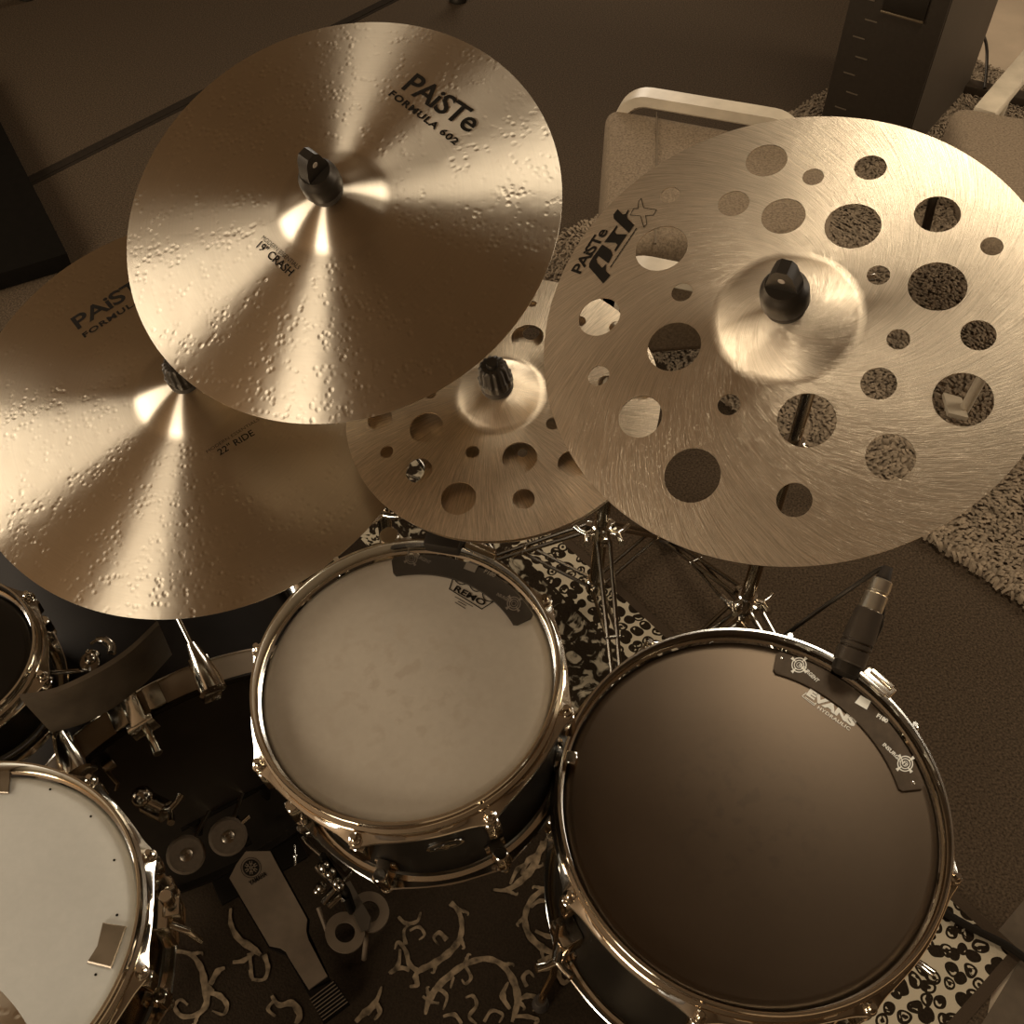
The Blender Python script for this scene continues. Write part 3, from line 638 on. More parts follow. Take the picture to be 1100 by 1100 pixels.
# ================================================================== DRUMS
def head_mat(name, col, rough, blot, spec=0.5, coat=0.0, worn=None):
    m = bpy.data.materials.new(name); m.use_nodes = True; nt = m.node_tree; L = nt.links; b = nt.nodes['Principled BSDF']
    b.inputs['Roughness'].default_value = rough; b.inputs['Specular IOR Level'].default_value = spec; b.inputs['Coat Weight'].default_value = coat; b.inputs['Specular Tint'].default_value = (1.0, 0.70, 0.44, 1)
    tc = N(nt, 'ShaderNodeTexCoord')
    n1 = N(nt, 'ShaderNodeTexNoise', i_Scale=7.0, i_Detail=5.0, i_Roughness=0.6); L.new(tc.outputs['Object'], n1.inputs['Vector'])
    n2 = N(nt, 'ShaderNodeTexNoise', i_Scale=130.0, i_Detail=3.0); L.new(tc.outputs['Object'], n2.inputs['Vector'])
    f_ = math_(nt, 'ADD', math_(nt, 'MULTIPLY', n1.outputs['Fac'], 0.7), math_(nt, 'MULTIPLY', n2.outputs['Fac'], 0.3))
    mr = N(nt, 'ShaderNodeMapRange', i_From_Min=0.35, i_From_Max=0.65); L.new(f_, mr.inputs['Value'])
    mx = N(nt, 'ShaderNodeMix', data_type='RGBA'); L.new(mr.outputs[0], mx.inputs[0])
    mx.inputs[6].default_value = (*[c * (1 - blot) for c in col], 1); mx.inputs[7].default_value = (*[min(1, c * (1 + blot)) for c in col], 1)
    out = mx.outputs[2]
    if worn:   # stick-worn centre
        r = N(nt, 'ShaderNodeVectorMath', operation='LENGTH'); L.new(tc.outputs['Object'], r.inputs[0])
        k = N(nt, 'ShaderNodeMapRange', i_From_Min=worn[0], i_From_Max=worn[0] * 0.35); L.new(r.outputs['Value'], k.inputs['Value'])
        n3 = N(nt, 'ShaderNodeTexNoise', i_Scale=60.0, i_Detail=3.0); L.new(tc.outputs['Object'], n3.inputs['Vector'])
        k3 = N(nt, 'ShaderNodeMapRange', i_From_Min=0.52, i_From_Max=0.66); L.new(n3.outputs['Fac'], k3.inputs['Value'])
        m2 = N(nt, 'ShaderNodeMix', data_type='RGBA'); L.new(math_(nt, 'MULTIPLY', k.outputs[0], k3.outputs[0]), m2.inputs[0]); L.new(out, m2.inputs[6]); m2.inputs[7].default_value = (*worn[1], 1); out = m2.outputs[2]
    L.new(out, b.inputs['Base Color'])
    bp = N(nt, 'ShaderNodeBump', i_Strength=0.12, i_Distance=0.0006); L.new(f_, bp.inputs['Height']); L.new(bp.outputs[0], b.inputs['Normal'])
    return m
H_SN = head_mat('white coated drumhead', (0.44, 0.41, 0.345), 0.55, 0.06)
H_RK = head_mat('coated drumhead', (0.30, 0.247, 0.18), 0.42, 0.08, worn=(0.13, (0.27, 0.217, 0.155)))
H_FL = head_mat('oil filled dark drumhead', (0.017, 0.0112, 0.0065), 0.40, 0.2, spec=1.0, worn=(0.13, (0.006, 0.0045, 0.003)))

def hoop(mb, Rs, zt, up, nl, ph, ear=0.0055):
    """triple flanged steel hoop; zt = lip height, up = +1 batter side, -1 underneath"""
    def rf(t, i):
        if 4 <= i <= 10:
            d = ((t - ph) / (2 * pi / nl)) % 1.0; d = min(d, 1 - d) * (2 * pi / nl) * Rs
            return ear * exp(-(d / 0.020) ** 2) + 0.0035 * exp(-(d / 0.045) ** 2)
        return 0
    P_ = [(0.0035, 0.000), (0.0042, 0.0012), (0.0062, 0.0012), (0.0072, 0.0), (0.0068, -0.0018)]
    prof = [(Rs + 0.0042, -0.0022), (Rs + 0.0046, -0.0005), (Rs + 0.006, 0.0), (Rs + 0.0078, -0.0008), ]
    prof = [(Rs + 0.0040, -0.016), (Rs + 0.0040, -0.003), (Rs + 0.0050, -0.0006), (Rs + 0.0072, 0.0000),       # inner wall, rolled lip
            (Rs + 0.0088, -0.0012), (Rs + 0.0092, -0.0030), (Rs + 0.0078, -0.0045)]
    prof = [(Rs + 0.0015, -0.0200), (Rs + 0.0040, -0.0185), (Rs + 0.0040, -0.003), (Rs + 0.0055, -0.0004)]
    top = [(Rs + 0.0078, -0.0004), (Rs + 0.0086, -0.0022), (Rs + 0.0066, -0.0042)]
    mid = [(Rs + 0.0062, -0.0125), (Rs + 0.0075, -0.0150), (Rs + 0.0110, -0.0162), (Rs + 0.0115, -0.0185), (Rs + 0.0108, -0.0235), (Rs + 0.0115, -0.0262), (Rs + 0.0145, -0.0275), (Rs + 0.0152, -0.0290), (Rs + 0.0140, -0.0300), (Rs + 0.0098, -0.0290), (Rs + 0.0080, -0.0240), (Rs + 0.0075, -0.0185)]
    prof = prof + top + mid
    def rf2(t, i):
        if i in (12, 13, 14, 15):
            d = ((t - ph) / (2 * pi / nl)) % 1.0; d = min(d, 1 - d) * (2 * pi / nl) * Rs
            return (ear * exp(-(d / 0.012) ** 2) + 0.0035 * exp(-(d / 0.032) ** 2)) * (1.0 if i < 15 else 0.95)
        return 0
    prof = [(r, zt + up * z) for r, z in prof]
    mb.lathe(prof, 240, close=True, rf=rf2)
def drum(name, label, M, Rs, depth, head, nl, ph, shellmat, lugl=0.05, hoopmat=CHROME, vents=()):
    """local origin = centre of the upper hoop's lip"""
    o = empty(name, label=label, cat='drum', M=M)
    zs_ = -0.020
    s = MB(); s.lathe([(Rs - 0.006, zs_ - 0.006), (Rs, zs_ - 0.008), (Rs, -depth + 0.028), (Rs - 0.006, -depth + 0.026)], 120, close=True); s.build('shell', shellmat, o)
    h = MB(); h.lathe([(0.0001, zs_), (Rs - 0.010, zs_), (Rs - 0.004, zs_ - 0.0006), (Rs + 0.0005, zs_ - 0.004), (Rs + 0.003, zs_ - 0.010)], 120)
    hd = h.build('batter_head', head, o)
    if vents:
        for q in vents:
            v = MB(); v.cyl((q[0], q[1], zs_ + 0.0001), (q[0], q[1], zs_ + 0.0004), 0.0014, seg=12); v.build('vent_hole', INK, hd)
    h = MB(); h.lathe([(Rs + 0.003, -depth + 0.026), (Rs, -depth + 0.021), (0.0001, -depth + 0.020)], 80); h.build('resonant_head', head if name == 'snare_drum' else H_RK, o)
    h = MB(); hoop(h, Rs, 0.0, 1, nl, ph); h.build('batter_hoop', hoopmat, o)
    h = MB(); hoop(h, Rs, -depth, -1, nl, ph, 0.003); h.build('bottom_hoop', hoopmat, o)
    for k in range(nl):
        a_ = ph + 2 * pi * k / nl; Q = Matrix.Rotation(a_, 4, 'Z'); re = Rs + 0.0180
        for top in (1, 0):
            zt = -0.026 if top else -depth + 0.026; sg = 1 if top else -1
            r = MB(); r.lathe([(0.0001, zt + sg * 0.013), (0.0030, zt + sg * 0.013), (0.0034, zt + sg * 0.006), (0.0055, zt + sg * 0.005), (0.0060, zt + sg * 0.0035), (0.0060, zt + sg * 0.001), (0.0075, zt + sg * 0.0005), (0.0075, zt - sg * 0.0015), (0.0032, zt - sg * 0.002), (0.0030, zt - sg * 0.036), (0.0001, zt - sg * 0.036)], 18, Q @ Matrix.Translation((re, 0, 0)))
            r.build('tension_rod', CHROME, o)
            g = MB(); zc_ = zt - sg * (0.012 + lugl / 2)
            g.box((Rs + 0.013, 0, zc_), (0.024, 0.016, lugl), Q, 0.0035); g.cyl(Q @ Vector((re, 0, zc_ + lugl / 2 + 0.001)), Q @ Vector((re, 0, zc_ - lugl / 2 - 0.001)), 0.0072, seg=18)
            g.box((Rs + 0.002, 0, zc_), (0.005, 0.024, lugl * 0.7), Q, 0.0018)
            g.build('lug', CHROME, o)
    return o

M_rack = frame((-0.1108, 0.5532, 0.7558), (-0.080, -0.102, 0.992))
M_floor = frame((0.2595, 0.4746, 0.6170), (-0.005, -0.093, 0.996))
M_snare = frame((-0.5612, 0.3396, 0.6114), (0.03, 0.0, 1.0))
rack = drum('rack_drum', 'black rack drum with a pale coated head in the middle of the kit', M_rack, 0.1515, 0.222, H_RK, 8, radians(31), BLACKLACQ, 0.034)
floor_d = drum('floor_drum', 'large floor drum with a black oil-filled head at lower right', M_floor, 0.2025, 0.37, H_FL, 8, radians(25), BLACKLACQ, 0.045)
sv = [loc_on(M_snare, *p, lambda r: -0.02) for p in ((54, 848), (97.6, 877), (122.7, 924), (125.7, 983), (102.8, 1047))]
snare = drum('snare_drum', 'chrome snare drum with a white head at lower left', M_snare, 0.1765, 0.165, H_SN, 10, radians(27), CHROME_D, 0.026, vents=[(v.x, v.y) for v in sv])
# badge on the rack drum's shell
def shell_badge(parent, Rs, az, z, a_, b_):
    mb = MB(); Q = Matrix.Rotation(az, 4, 'Z')
    for (ra, rb_, x, mi) in ((1.0, 1.0, 0.0012, 0), (0.82, 0.78, 0.0018, 1), (0.6, 0.18, 0.0024, 0), (0.22, 0.55, 0.0026, 0)):
        mb.mi = mi; n = 28
        mb.prism([(a_ * ra * cos(2 * pi * k / n), b_ * rb_ * sin(2 * pi * k / n)) for k in range(n)], 0, x, Q @ Matrix.Translation((Rs, 0, z)) @ Matrix.Rotation(radians(90), 4, 'Y') @ Matrix.Rotation(radians(90), 4, 'Z'))
    return mb.build('badge', [CHROME, BLACKP], parent)
shell_badge(rack, 0.1515, radians(283), -0.105, 0.020, 0.012)

# legs and brackets of the floor drum
Fi = M_floor
for k, az in enumerate((205, 325, 85)):
    a_ = radians(az); Q = Matrix.Rotation(a_, 4, 'Z'); b = MB()
    b.box((0.2025 + 0.014, 0, -0.20), (0.028, 0.034, 0.05), Q, 0.004); wing_bolt(b, Q @ Vector((0.2025 + 0.03, 0.012, -0.20)), (cos(a_ + .9), sin(a_ + .9), 0))
    b.build('leg_bracket', CHROME, floor_d)
    g = MB(); z1 = -0.60; g.tube([Q @ Vector((0.2025 + 0.024, 0, -0.12)), Q @ Vector((0.2025 + 0.024, 0, -0.42)), Q @ Vector((0.2025 + 0.034, 0, -0.50)), Q @ Vector((0.2025 + 0.040, 0, z1 + 0.01))], 0.0052, 12)
    L_ = g.build('leg', CHROME, floor_d); g = MB(); g.cyl(Q @ Vector((0.2425, 0, z1 + 0.03)), Q @ Vector((0.2425, 0, z1 - 0.004)), 0.010, 0.013, 18); g.build('rubber_foot', RUBBER, L_)
# rack drum: bracket ring and short stand rods under it
b = MB(); Q = Matrix.Rotation(radians(100), 4, 'Z'); b.box((0.1515 + 0.02, 0, -0.07), (0.036, 0.05, 0.06), Q, 0.005); b.cyl(Q @ Vector((.1515 + .03, 0, -.02)), Q @ Vector((.1515 + .03, 0, -.12)), 0.012)
b.build('mounting_bracket', CHROME, rack)

# snare strainer and butt on the shell
Q = Matrix.Rotation(radians(10), 4, 'Z'); b = MB(); b.box((0.1765 + 0.014, 0, -0.07), (0.026, 0.034, 0.06), Q, 0.004); b.box((0.1765 + 0.03, 0.004, -0.055), (0.018, 0.020, 0.035), Q, 0.003)
b.tube([Q @ Vector(p) for p in ((0.2065, -0.014, -0.04), (0.222, -0.02, -0.05), (0.228, -0.02, -0.085))], 0.0038, 10); b.cyl(Q @ Vector((.2065, .006, -.03)), Q @ Vector((.2065, .006, -.012)), 0.007)
b.build('strainer', CHROME, snare)

# ---- damper pads lying on the two toms
PAD = mat('dark rubbery damper leather', (0.055, 0.037, 0.023), 0.62, noise=(90, 0.25, 4), bump=(260, 0.35, 0.0008))
PADB = mat('black damper rubber', (0.010, 0.0075, 0.005), 0.6, noise=(90, 0.2, 4))
def pad(M, ends, rin, rout, mt, label, txts, rivets=True, zt=-0.020, ink=None):
    zf = lambda r: zt
    a0 = loc_on(M, *ends[0], zf); a1 = loc_on(M, *ends[1], zf); t0 = math.atan2(a0.y, a0.x); t1 = math.atan2(a1.y, a1.x)
    n = 48; poly = []; c = radians(1.2)
    poly += [(rout * cos(t), rout * sin(t)) for t in [t0 - c + (t1 + c - t0 + c) * k / n for k in range(n + 1)]]
    poly += [((rout - .004) * cos(t1), (rout - .004) * sin(t1)), ((rin + .004) * cos(t1), (rin + .004) * sin(t1))]
    poly += [(rin * cos(t), rin * sin(t)) for t in [t1 + c + (t0 - c - t1 - c) * k / n for k in range(n + 1)]]
    poly += [((rin + .004) * cos(t0), (rin + .004) * sin(t0)), ((rout - .004) * cos(t0), (rout - .004) * sin(t0))]
    mb = MB(); bm2 = bmesh.new()
    # side walls + triangulated faces
    vs, es, fs, *_ = geometry.delaunay_2d_cdt([Vector(p) for p in poly], [(i, (i + 1) % len(poly)) for i in range(len(poly))], [], 1, 1e-7)
    A = [mb.bm.verts.new((v.x, v.y, zt + 0.0003)) for v in vs]; B = [mb.bm.verts.new((v.x, v.y, zt + 0.0034)) for v in vs]
    for f_ in fs: mb.bm.faces.new([B[i] for i in f_]); mb.bm.faces.new([A[i] for i in f_][::-1])
    for e in [e for e in mb.bm.edges if e.is_boundary and e.verts[0] in A]:
        i, j = A.index(e.verts[0]), A.index(e.verts[1]); mb.bm.faces.new((A[i], A[j], B[j], B[i]))
    bm2.free(); o = empty('drum_damper', label=label, cat='damper pad', M=M); mb.build('pad', mt, o)
    pm = MB(); zt2 = lambda r: zt + 0.0034
    for nm_, fn_ in txts:
        pm = MB(); fn_(M, zt2, pm); pm.build(nm_, ink or WHITEINK, o, recalc=False, sharp=None)
    if rivets:
        for t, rr in ((t0 - radians(2.2) * (1 if t0 > t1 else -1), (rin + rout) / 2 + .006), (t1 + radians(2.4), (rin + rout) / 2 + .003)):
            rv = MB(); rv.sphere((rr * cos(t), rr * sin(t), zt + 0.0034), 0.0022, 14, (1, 1, .5)); rv.build('rivet', CHROME, o)
    return o
def emblem(M, zf, cx, cy, r, mb, rot=0.0, lift=0.0004):
    n = 26
    for (ra, rb_) in ((r, r * 0.86), (r * 0.68, r * 0.56), (r * .36, r * .28)):
        for k in range(n):
            t0, t1 = 2 * pi * k / n, 2 * pi * (k + 1) / n
            print_poly(M, zf, [(cx + ra * cos(t0), cy + ra * sin(t0)), (cx + ra * cos(t1), cy + ra * sin(t1)), (cx + rb_ * cos(t1), cy + rb_ * sin(t1)), (cx + rb_ * cos(t0), cy + rb_ * sin(t0))], mb, lift)
    for k in range(4):
        t = rot + pi / 4 + k * pi / 2; u = Vector((cos(t), sin(t))); v = Vector((-u.y, u.x)); c = Vector((cx, cy))
        print_poly(M, zf, [tuple(c + u * r * 1.35 + v * r * .22), tuple(c + u * r * 1.35 - v * r * .22), tuple(c + u * r * .45)], mb, lift + .0001)
tx_floor = [('printed_emblem', lambda M, zf, mb: emblem(M, zf, 858.3, 714.5, 8.2, mb)), ('printed_emblem', lambda M, zf, mb: emblem(M, zf, 972.3, 820.5, 8.6, mb, 0.15)),
    ('printed_word', lambda M, zf, mb: print_text(M, zf, 'INSURGENT', (857.5, 715), (877.5, 733.5), 4.8, mb=mb, bold=0.03, lift=.0007)),
    ('printed_word', lambda M, zf, mb: print_text(M, zf, 'INSURGENT', (947.5, 800.5), (972.5, 824.5), 4.8, mb=mb, bold=0.03, lift=.0007)),
    ('printed_square', lambda M, zf, mb: print_poly(M, zf, [(924.5, 747), (935.5, 753.5), (931, 762.5), (918, 755)], mb)), ('printed_word', lambda M, zf, mb: print_text(M, zf, 'F180', (941, 770), (952.5, 777), 5.5, mb=mb, bold=0.05))]
tx_rack = [('printed_emblem', lambda M, zf, mb: emblem(M, zf, 552, 648.5, 7.5, mb, 0.2)), ('printed_emblem', lambda M, zf, mb: emblem(M, zf, 442, 600, 6.5, mb, .3)),
    ('printed_word', lambda M, zf, mb: print_text(M, zf, 'INSURGENT', (443, 597), (461.5, 606), 3.5, mb=mb, bold=0.02)), ('printed_word', lambda M, zf, mb: print_text(M, zf, 'INSURGENT', (533, 639.5), (549, 648), 3.5, mb=mb, bold=0.02)),
    ('printed_square', lambda M, zf, mb: print_poly(M, zf, [(501.5, 603.5), (513.5, 608), (510, 615.5), (498, 611)], mb)), ('printed_word', lambda M, zf, mb: print_text(M, zf, 'F180', (519.5, 615), (531, 620.5), 4.5, mb=mb, bold=0.03))]
DIMINK = mat('dull grey printing ink', (0.11, 0.085, 0.06), 0.6)
pf = loc_on(M_floor, 833, 707, lambda r: -0.02); 
pad(M_floor, ((833, 707), (980, 849)), 0.168, 0.1965, PAD, 'curved brown damper pad on the black floor drum head', tx_floor)
pad(M_rack, ((420, 595), (567, 667)), 0.1245, 0.1485, PADB, 'curved black damper pad on the pale rack drum head', tx_rack, rivets=False, ink=DIMINK)
# head printing
mb = MB(); zf = lambda r: -0.020
print_text(M_floor, zf, 'EVANS', (866, 746), (917, 781), 9.6, mb=mb, bold=0.06, spacing=0.98); print_text(M_floor, zf, 'HYDRAULIC', (877.5, 761), (912, 785), 4.2, mb=mb, bold=0.02, spacing=1.1)
print_line(M_floor, zf, [(866, 744.5), (861.5, 748), (874.5, 758), (876.5, 755.5)], 0.0009, mb); print_line(M_floor, zf, [(865, 749), (876, 757)], 0.0009, mb)
mb.build('printed_logo', WHITEINK, bpy.data.objects['floor_drum'], recalc=False, sharp=None)
mb = MB(); R6 = lambda x, y: (410 + x / 6.11, 570 + y / 6.11)
def arc3(a_, b_, sag, n=8):
    a_ = Vector(a_); b_ = Vector(b_); nn = Vector((-(b_ - a_).y, (b_ - a_).x)).normalized()
    return [tuple(a_.lerp(b_, k / n) + nn * sag * sin(pi * k / n)) for k in range(n + 1)]
print_line(M_rack, zf, [R6(470, 308), R6(445, 385), R6(657, 516), R6(737, 465)], 0.0011, mb)
for a_, b_ in ((R6(470, 308), R6(578, 340)), (R6(572, 350), R6(668, 388)), (R6(660, 400), R6(737, 465))): print_line(M_rack, zf, arc3(a_, b_, 5.0), 0.0010, mb)
print_text(M_rack, zf, 'REMO', R6(470, 392), R6(668, 497), 6.6, mb=mb, bold=0.03)
for a_, b_ in ((R6(482, 435), R6(597, 500)), (R6(502, 465), R6(552, 493)), (R6(483, 472), R6(548, 512))): print_line(M_rack, zf, [a_, b_], 0.0007, mb)
mb.build('printed_logo', INK, rack, recalc=False, sharp=None)

# ---- gel dampers on the snare
GEL = mat('tan damper gel', (0.11, 0.08, 0.05), 0.18, noise=(40, 0.2, 2))
for pts, lb in ((((111, 991.5), (136.5, 996), (128, 1020), (120, 1041), (94, 1034.5), (105, 1017)), 'soft brown gel square on the white snare head, near its right edge'),
                (((-14, 829), (11.5, 829), (11.5, 840), (10, 853), (-14, 852)), 'soft brown gel square on the white snare head, cut by the left frame edge')):
    q = [loc_on(M_snare, *p, lambda r: -0.02) for p in pts]; c = sum(q, Vector()) / len(q)
    g = MB()
    for s0_, z0_, s1_, z1_ in ((1.0, 0.0003, 1.0, 0.002), (1.0, 0.002, 0.93, 0.0032)):
        A = [g.bm.verts.new((c.x + (p.x - c.x) * s0_, c.y + (p.y - c.y) * s0_, -0.02 + z0_)) for p in q]; B = [g.bm.verts.new((c.x + (p.x - c.x) * s1_, c.y + (p.y - c.y) * s1_, -0.02 + z1_)) for p in q]
        for i in range(len(q)): g.bm.faces.new((A[i], A[(i + 1) % len(q)], B[(i + 1) % len(q)], B[i]))
    g.bm.faces.new(B); o = g.build('gel_damper', GEL, recalc=True); o.matrix_world = M_snare; tag(o, lb, 'gel pad')

# ================================================================== BASS DRUM
BA = radians(122); BD = Vector((cos(BA), sin(BA), 0)); BSd = Vector((BD.y, -BD.x, 0)); RB = 0.255
BC = Vector((-0.425, 0.645, RB + 0.012))
MBd = Matrix((BSd, Vector((0, 0, 1)), -BD)).transposed().to_4x4(); MBd.translation = BC      # local z points at the drummer
bass = empty('bass_drum', label='black bass drum lying on its side with a wooden hoop, left of centre', cat='drum', M=MBd)
WOODH = mat('matte brown wooden hoop', (0.16, 0.112, 0.066), 0.5, noise=(14, 0.2, 5)); WOODD = mat('dark stained wood patch', (0.055, 0.038, 0.022), 0.5)
s = MB(); s.lathe([(RB - 0.018, -0.44), (RB - 0.010, -0.44), (RB - 0.010, -0.052), (RB - 0.018, -0.052)], 140, close=True); s.build('shell', mat('matte black wrap', (0.007, 0.005, 0.0035), 0.6, spec=0.08), bass)
def bhoop(z0, z1, nm):
    s = MB(); s.lathe([(RB - 0.004, z0), (RB + 0.003, z0), (RB + 0.0042, z0 - 0.001), (RB + 0.0042, z1 + 0.001), (RB + 0.003, z1), (RB - 0.004, z1)], 160, close=True)
    o = s.build(nm, BLACKLACQ, bass)
    s = MB(); s.lathe([(RB + 0.0035, z0 - 0.004), (RB + 0.0046, z0 - 0.004), (RB + 0.0046, z1 + 0.001), (RB + 0.0035, z1 + 0.001)], 160, close=True); s.build('wood_inlay', WOODH, o)
    t_ = MB(); t_.lathe([(RB + 0.003, z1), (RB + 0.0055, z1), (RB + 0.0055, z1 + 0.0025), (RB + 0.003, z1 + 0.0025)], 160, close=True); t_.build('hoop_edging', CHROME, o)
bhoop(0.0, -0.042, 'batter_hoop'); bhoop(-0.45, -0.492, 'front_hoop')
s = MB(); s.lathe([(0.0001, -0.012), (RB - 0.004, -0.012), (RB - 0.002, -0.004)], 100); s.build('batter_head', mat('black drumhead', (0.010, 0.0075, 0.005), 0.4), bass)
s = MB(); s.lathe([(0.0001, -0.478), (RB - 0.004, -0.478)], 80); s.build('front_head', BLACKLACQ, bass)
def claw(az):
    Q = Matrix.Rotation(az, 4, 'Z'); g = MB(); r = RB + 0.005
    # tapering chrome claw over the hoop and a T-rod behind it
    prof = [(-0.014, -0.060), (-0.010, -0.052)]
    g.box((r + 0.007, 0, -0.018), (0.012, 0.026, 0.050), Q, 0.003)
    g.tube([Q @ Vector(p) for p in ((r + 0.006, 0, 0.012), (r + 0.010, 0, -0.005), (r + 0.013, 0, -0.030), (r + 0.014, 0, -0.062))], [0.0175, 0.0165, 0.0120, 0.0065], 22)
    g.box((r - 0.006, 0, 0.006), (0.024, 0.024, 0.010), Q, 0.003)
    g.tube([Q @ Vector((r + 0.012, 0, -0.06)), Q @ Vector((r + 0.012, 0, -0.13))], 0.0035, 10)
    c = g.build('claw', CHROME, bass)
    g = MB(); g.box((r + 0.006, 0, -0.17), (0.024, 0.020, 0.09), Q, 0.005); g.build('lug', CHROME, bass)
Bi = MBd.inverted()
# square pedal-rim plates and clip at the top of the hoop
def on_hoop(px, py, rr=RB + 0.005, zz=-0.02):
    p = Bi @ at(px, py, 0.50)
    for _ in range(12):
        w = Bi @ at(px, py, (bass.matrix_world @ p).z if False else 0.0); o_ = Bi @ Vector((0, 0, CAMH)); d_ = (Bi.to_3x3() @ ray(px, py))
        # nearest hit with the hoop's cylinder
        A_ = d_.x ** 2 + d_.y ** 2; B_ = 2 * (o_.x * d_.x + o_.y * d_.y); C_ = o_.x ** 2 + o_.y ** 2 - rr ** 2; D_ = B_ * B_ - 4 * A_ * C_
        t = (-B_ - sqrt(max(D_, 0))) / (2 * A_); return o_ + d_ * t
cl_ = [math.atan2(q.y, q.x) for q in (on_hoop(219, 722, RB + .012, 0), on_hoop(72, 800, RB + .012, 0))]; dstep = (cl_[1] - cl_[0])
for k in range(8):
    a_ = cl_[0] + (0 if k == 0 else dstep + (k - 1) * (2 * pi - dstep) / 7)
    if sin(a_) > -0.85: claw(a_)
for (px, py, w_, h_) in ((128, 770, 0.020, 0.017), (166, 748, 0.022, 0.019)):
    p = on_hoop(px, py); a_ = math.atan2(p.y, p.x); Q = Matrix.Rotation(a_, 4, 'Z'); g = MB()
    g.box((RB + 0.0075, 0, -0.02), (0.006, w_, 0.036), Q, 0.002); g.build('hoop_clip', CHROME_D, bass)
p = on_hoop(146, 763); a_ = math.atan2(p.y, p.x); Q = Matrix.Rotation(a_, 4, 'Z'); g = MB()
g.box((RB + 0.013, 0, -0.012), (0.014, 0.022, 0.050), Q, 0.004); g.box((RB + 0.004, 0, 0.010), (0.026, 0.034, 0.010), Q, 0.002); g.cyl(Q @ Vector((RB - .012, 0, .012)), Q @ Vector((RB - .012, 0, .045)), .006)
g.build('pedal_clamp', CHROME, bass)

# curved dark panel that rests on the bass drum behind the hoop
CP = mat('dark worn hide', (0.042, 0.029, 0.017), 0.5, noise=(22, 0.3, 5), bump=(70, 0.3, 0.001), spec=0.2)
def cpz(u): return 0.60
up = [(22, 751), (60, 744), (100, 726), (138, 702), (171, 671)]; lo = [(55, 787), (88, 778), (122, 760), (156, 734), (185, 703)]
def cr(P_, n=6):
    out = []; m_ = len(P_)
    for i in range(m_ - 1):
        a_, b_, c_, d_ = [Vector(P_[max(0, min(m_ - 1, j))]) for j in (i - 1, i, i + 1, i + 2)]
        for k in range(n):
            t = k / n; out.append(0.5 * ((2 * b_) + (c_ - a_) * t + (2 * a_ - 5 * b_ + 4 * c_ - d_) * t * t + (3 * b_ - a_ - 3 * c_ + d_) * t ** 3))
    return out + [Vector(P_[-1])]
U = [at(p.x, p.y, 0.675) for p in cr(up)]; Lw = [at(p.x, p.y, 0.60) for p in cr(lo)]
g = MB(); th = 0.006; off = Vector((BD.x, BD.y, 0.2)).normalized() * th
def grid(Ra, Rb_, flip=False, m_=6):
    rows = [[g.bm.verts.new(a_.lerp(b_, k / m_) ) for k in range(m_ + 1)] for a_, b_ in zip(Ra, Rb_)]
    for i in range(len(rows) - 1):
        for k in range(m_): g.bm.faces.new((rows[i][k], rows[i + 1][k], rows[i + 1][k + 1], rows[i][k + 1])).smooth = True
    return rows
r1 = grid(U, Lw); r2 = grid([p + off for p in U], [p + off for p in Lw])
for i in range(len(r1) - 1):
    g.bm.faces.new((r1[i][0], r1[i + 1][0], r2[i + 1][0], r2[i][0])); g.bm.faces.new((r1[i][-1], r1[i + 1][-1], r2[i + 1][-1], r2[i][-1]))
for row in (0, -1):
    for k in range(6): g.bm.faces.new((r1[row][k], r1[row][k + 1], r2[row][k + 1], r2[row][k]))
tag(g.build('curved_panel', CP), 'dark curved hide-like panel resting above the bass drum hoop', 'panel')

# small rack drum cut by the left edge
M_left = frame(at(-64, 700, 0.655), (0.10, -0.12, 0.985))
left = drum('side_drum', 'small black side drum with a chrome hoop cut by the left frame edge', M_left, 0.094, 0.15, BLACKLACQ, 6, radians(52), BLACKLACQ, 0.024)

# ================================================================== KICK PEDAL
TANM = mat('bare brushed alloy', (0.082, 0.056, 0.034), 0.55, 0.0, noise=(60, 0.1, 3)); DARKM = mat('dark painted metal', (0.004, 0.003, 0.002), 0.6, spec=0.06)
BRASSY = mat('worn nickel hardware', (0.30, 0.24, 0.17), 0.3, 1.0)
H0 = Vector((-0.283, 0.428, 0)); T0 = Vector((-0.401, 0.618, 0)); pd = (T0 - H0).normalized(); pz = math.atan2(pd.y, pd.x)
def zped(v):   # height of the sloping footboard above a floor point
    t = (Vector((v.x, v.y, 0)) - H0).dot(pd) / (T0 - H0).length
    return 0.035 + 0.085 * max(-0.2, min(1.3, t))
def pp(x, y):      # point on the sloping board under a sight line
    z = 0.06
    for _ in range(8): v = at(x, y, z); z = zped(v)
    return Vector((v.x, v.y, z))
pedal = empty('kick_pedal', H0, 'black double bass-drum pedal with a tan footboard, on the rug below the bass drum', 'drum pedal'); bpy.context.view_layer.update()
PI_ = pedal.matrix_world.inverted()
def slab(name, px, mt, th=0.004, lift=0.0, parent=None, f=pp):
    g = MB(); T_ = [f(*p) + Vector((0, 0, lift)) for p in px]
    vs = [g.bm.verts.new(PI_ @ p) for p in T_]; vb = [g.bm.verts.new(PI_ @ (p - Vector((0, 0, th)))) for p in T_]; n = len(vs)
    g.bm.faces.new(vs); g.bm.faces.new(vb[::-1])
    for i in range(n): g.bm.faces.new((vs[i], vs[(i + 1) % n], vb[(i + 1) % n], vb[i]))
    return g.build(name, mt, parent or pedal)
Z4 = lambda x, y: (180 + x / 4.4, 850 + y / 4.4)
fb = slab('footboard', [Z4(*p) for p in ((370, 284), (485, 283), (520, 350), (660, 605), (657, 630), (655, 660), (665, 700), (755, 873), (668, 937), (572, 785), (556, 755), (530, 738), (480, 728), (292, 410), (325, 345))], TANM)
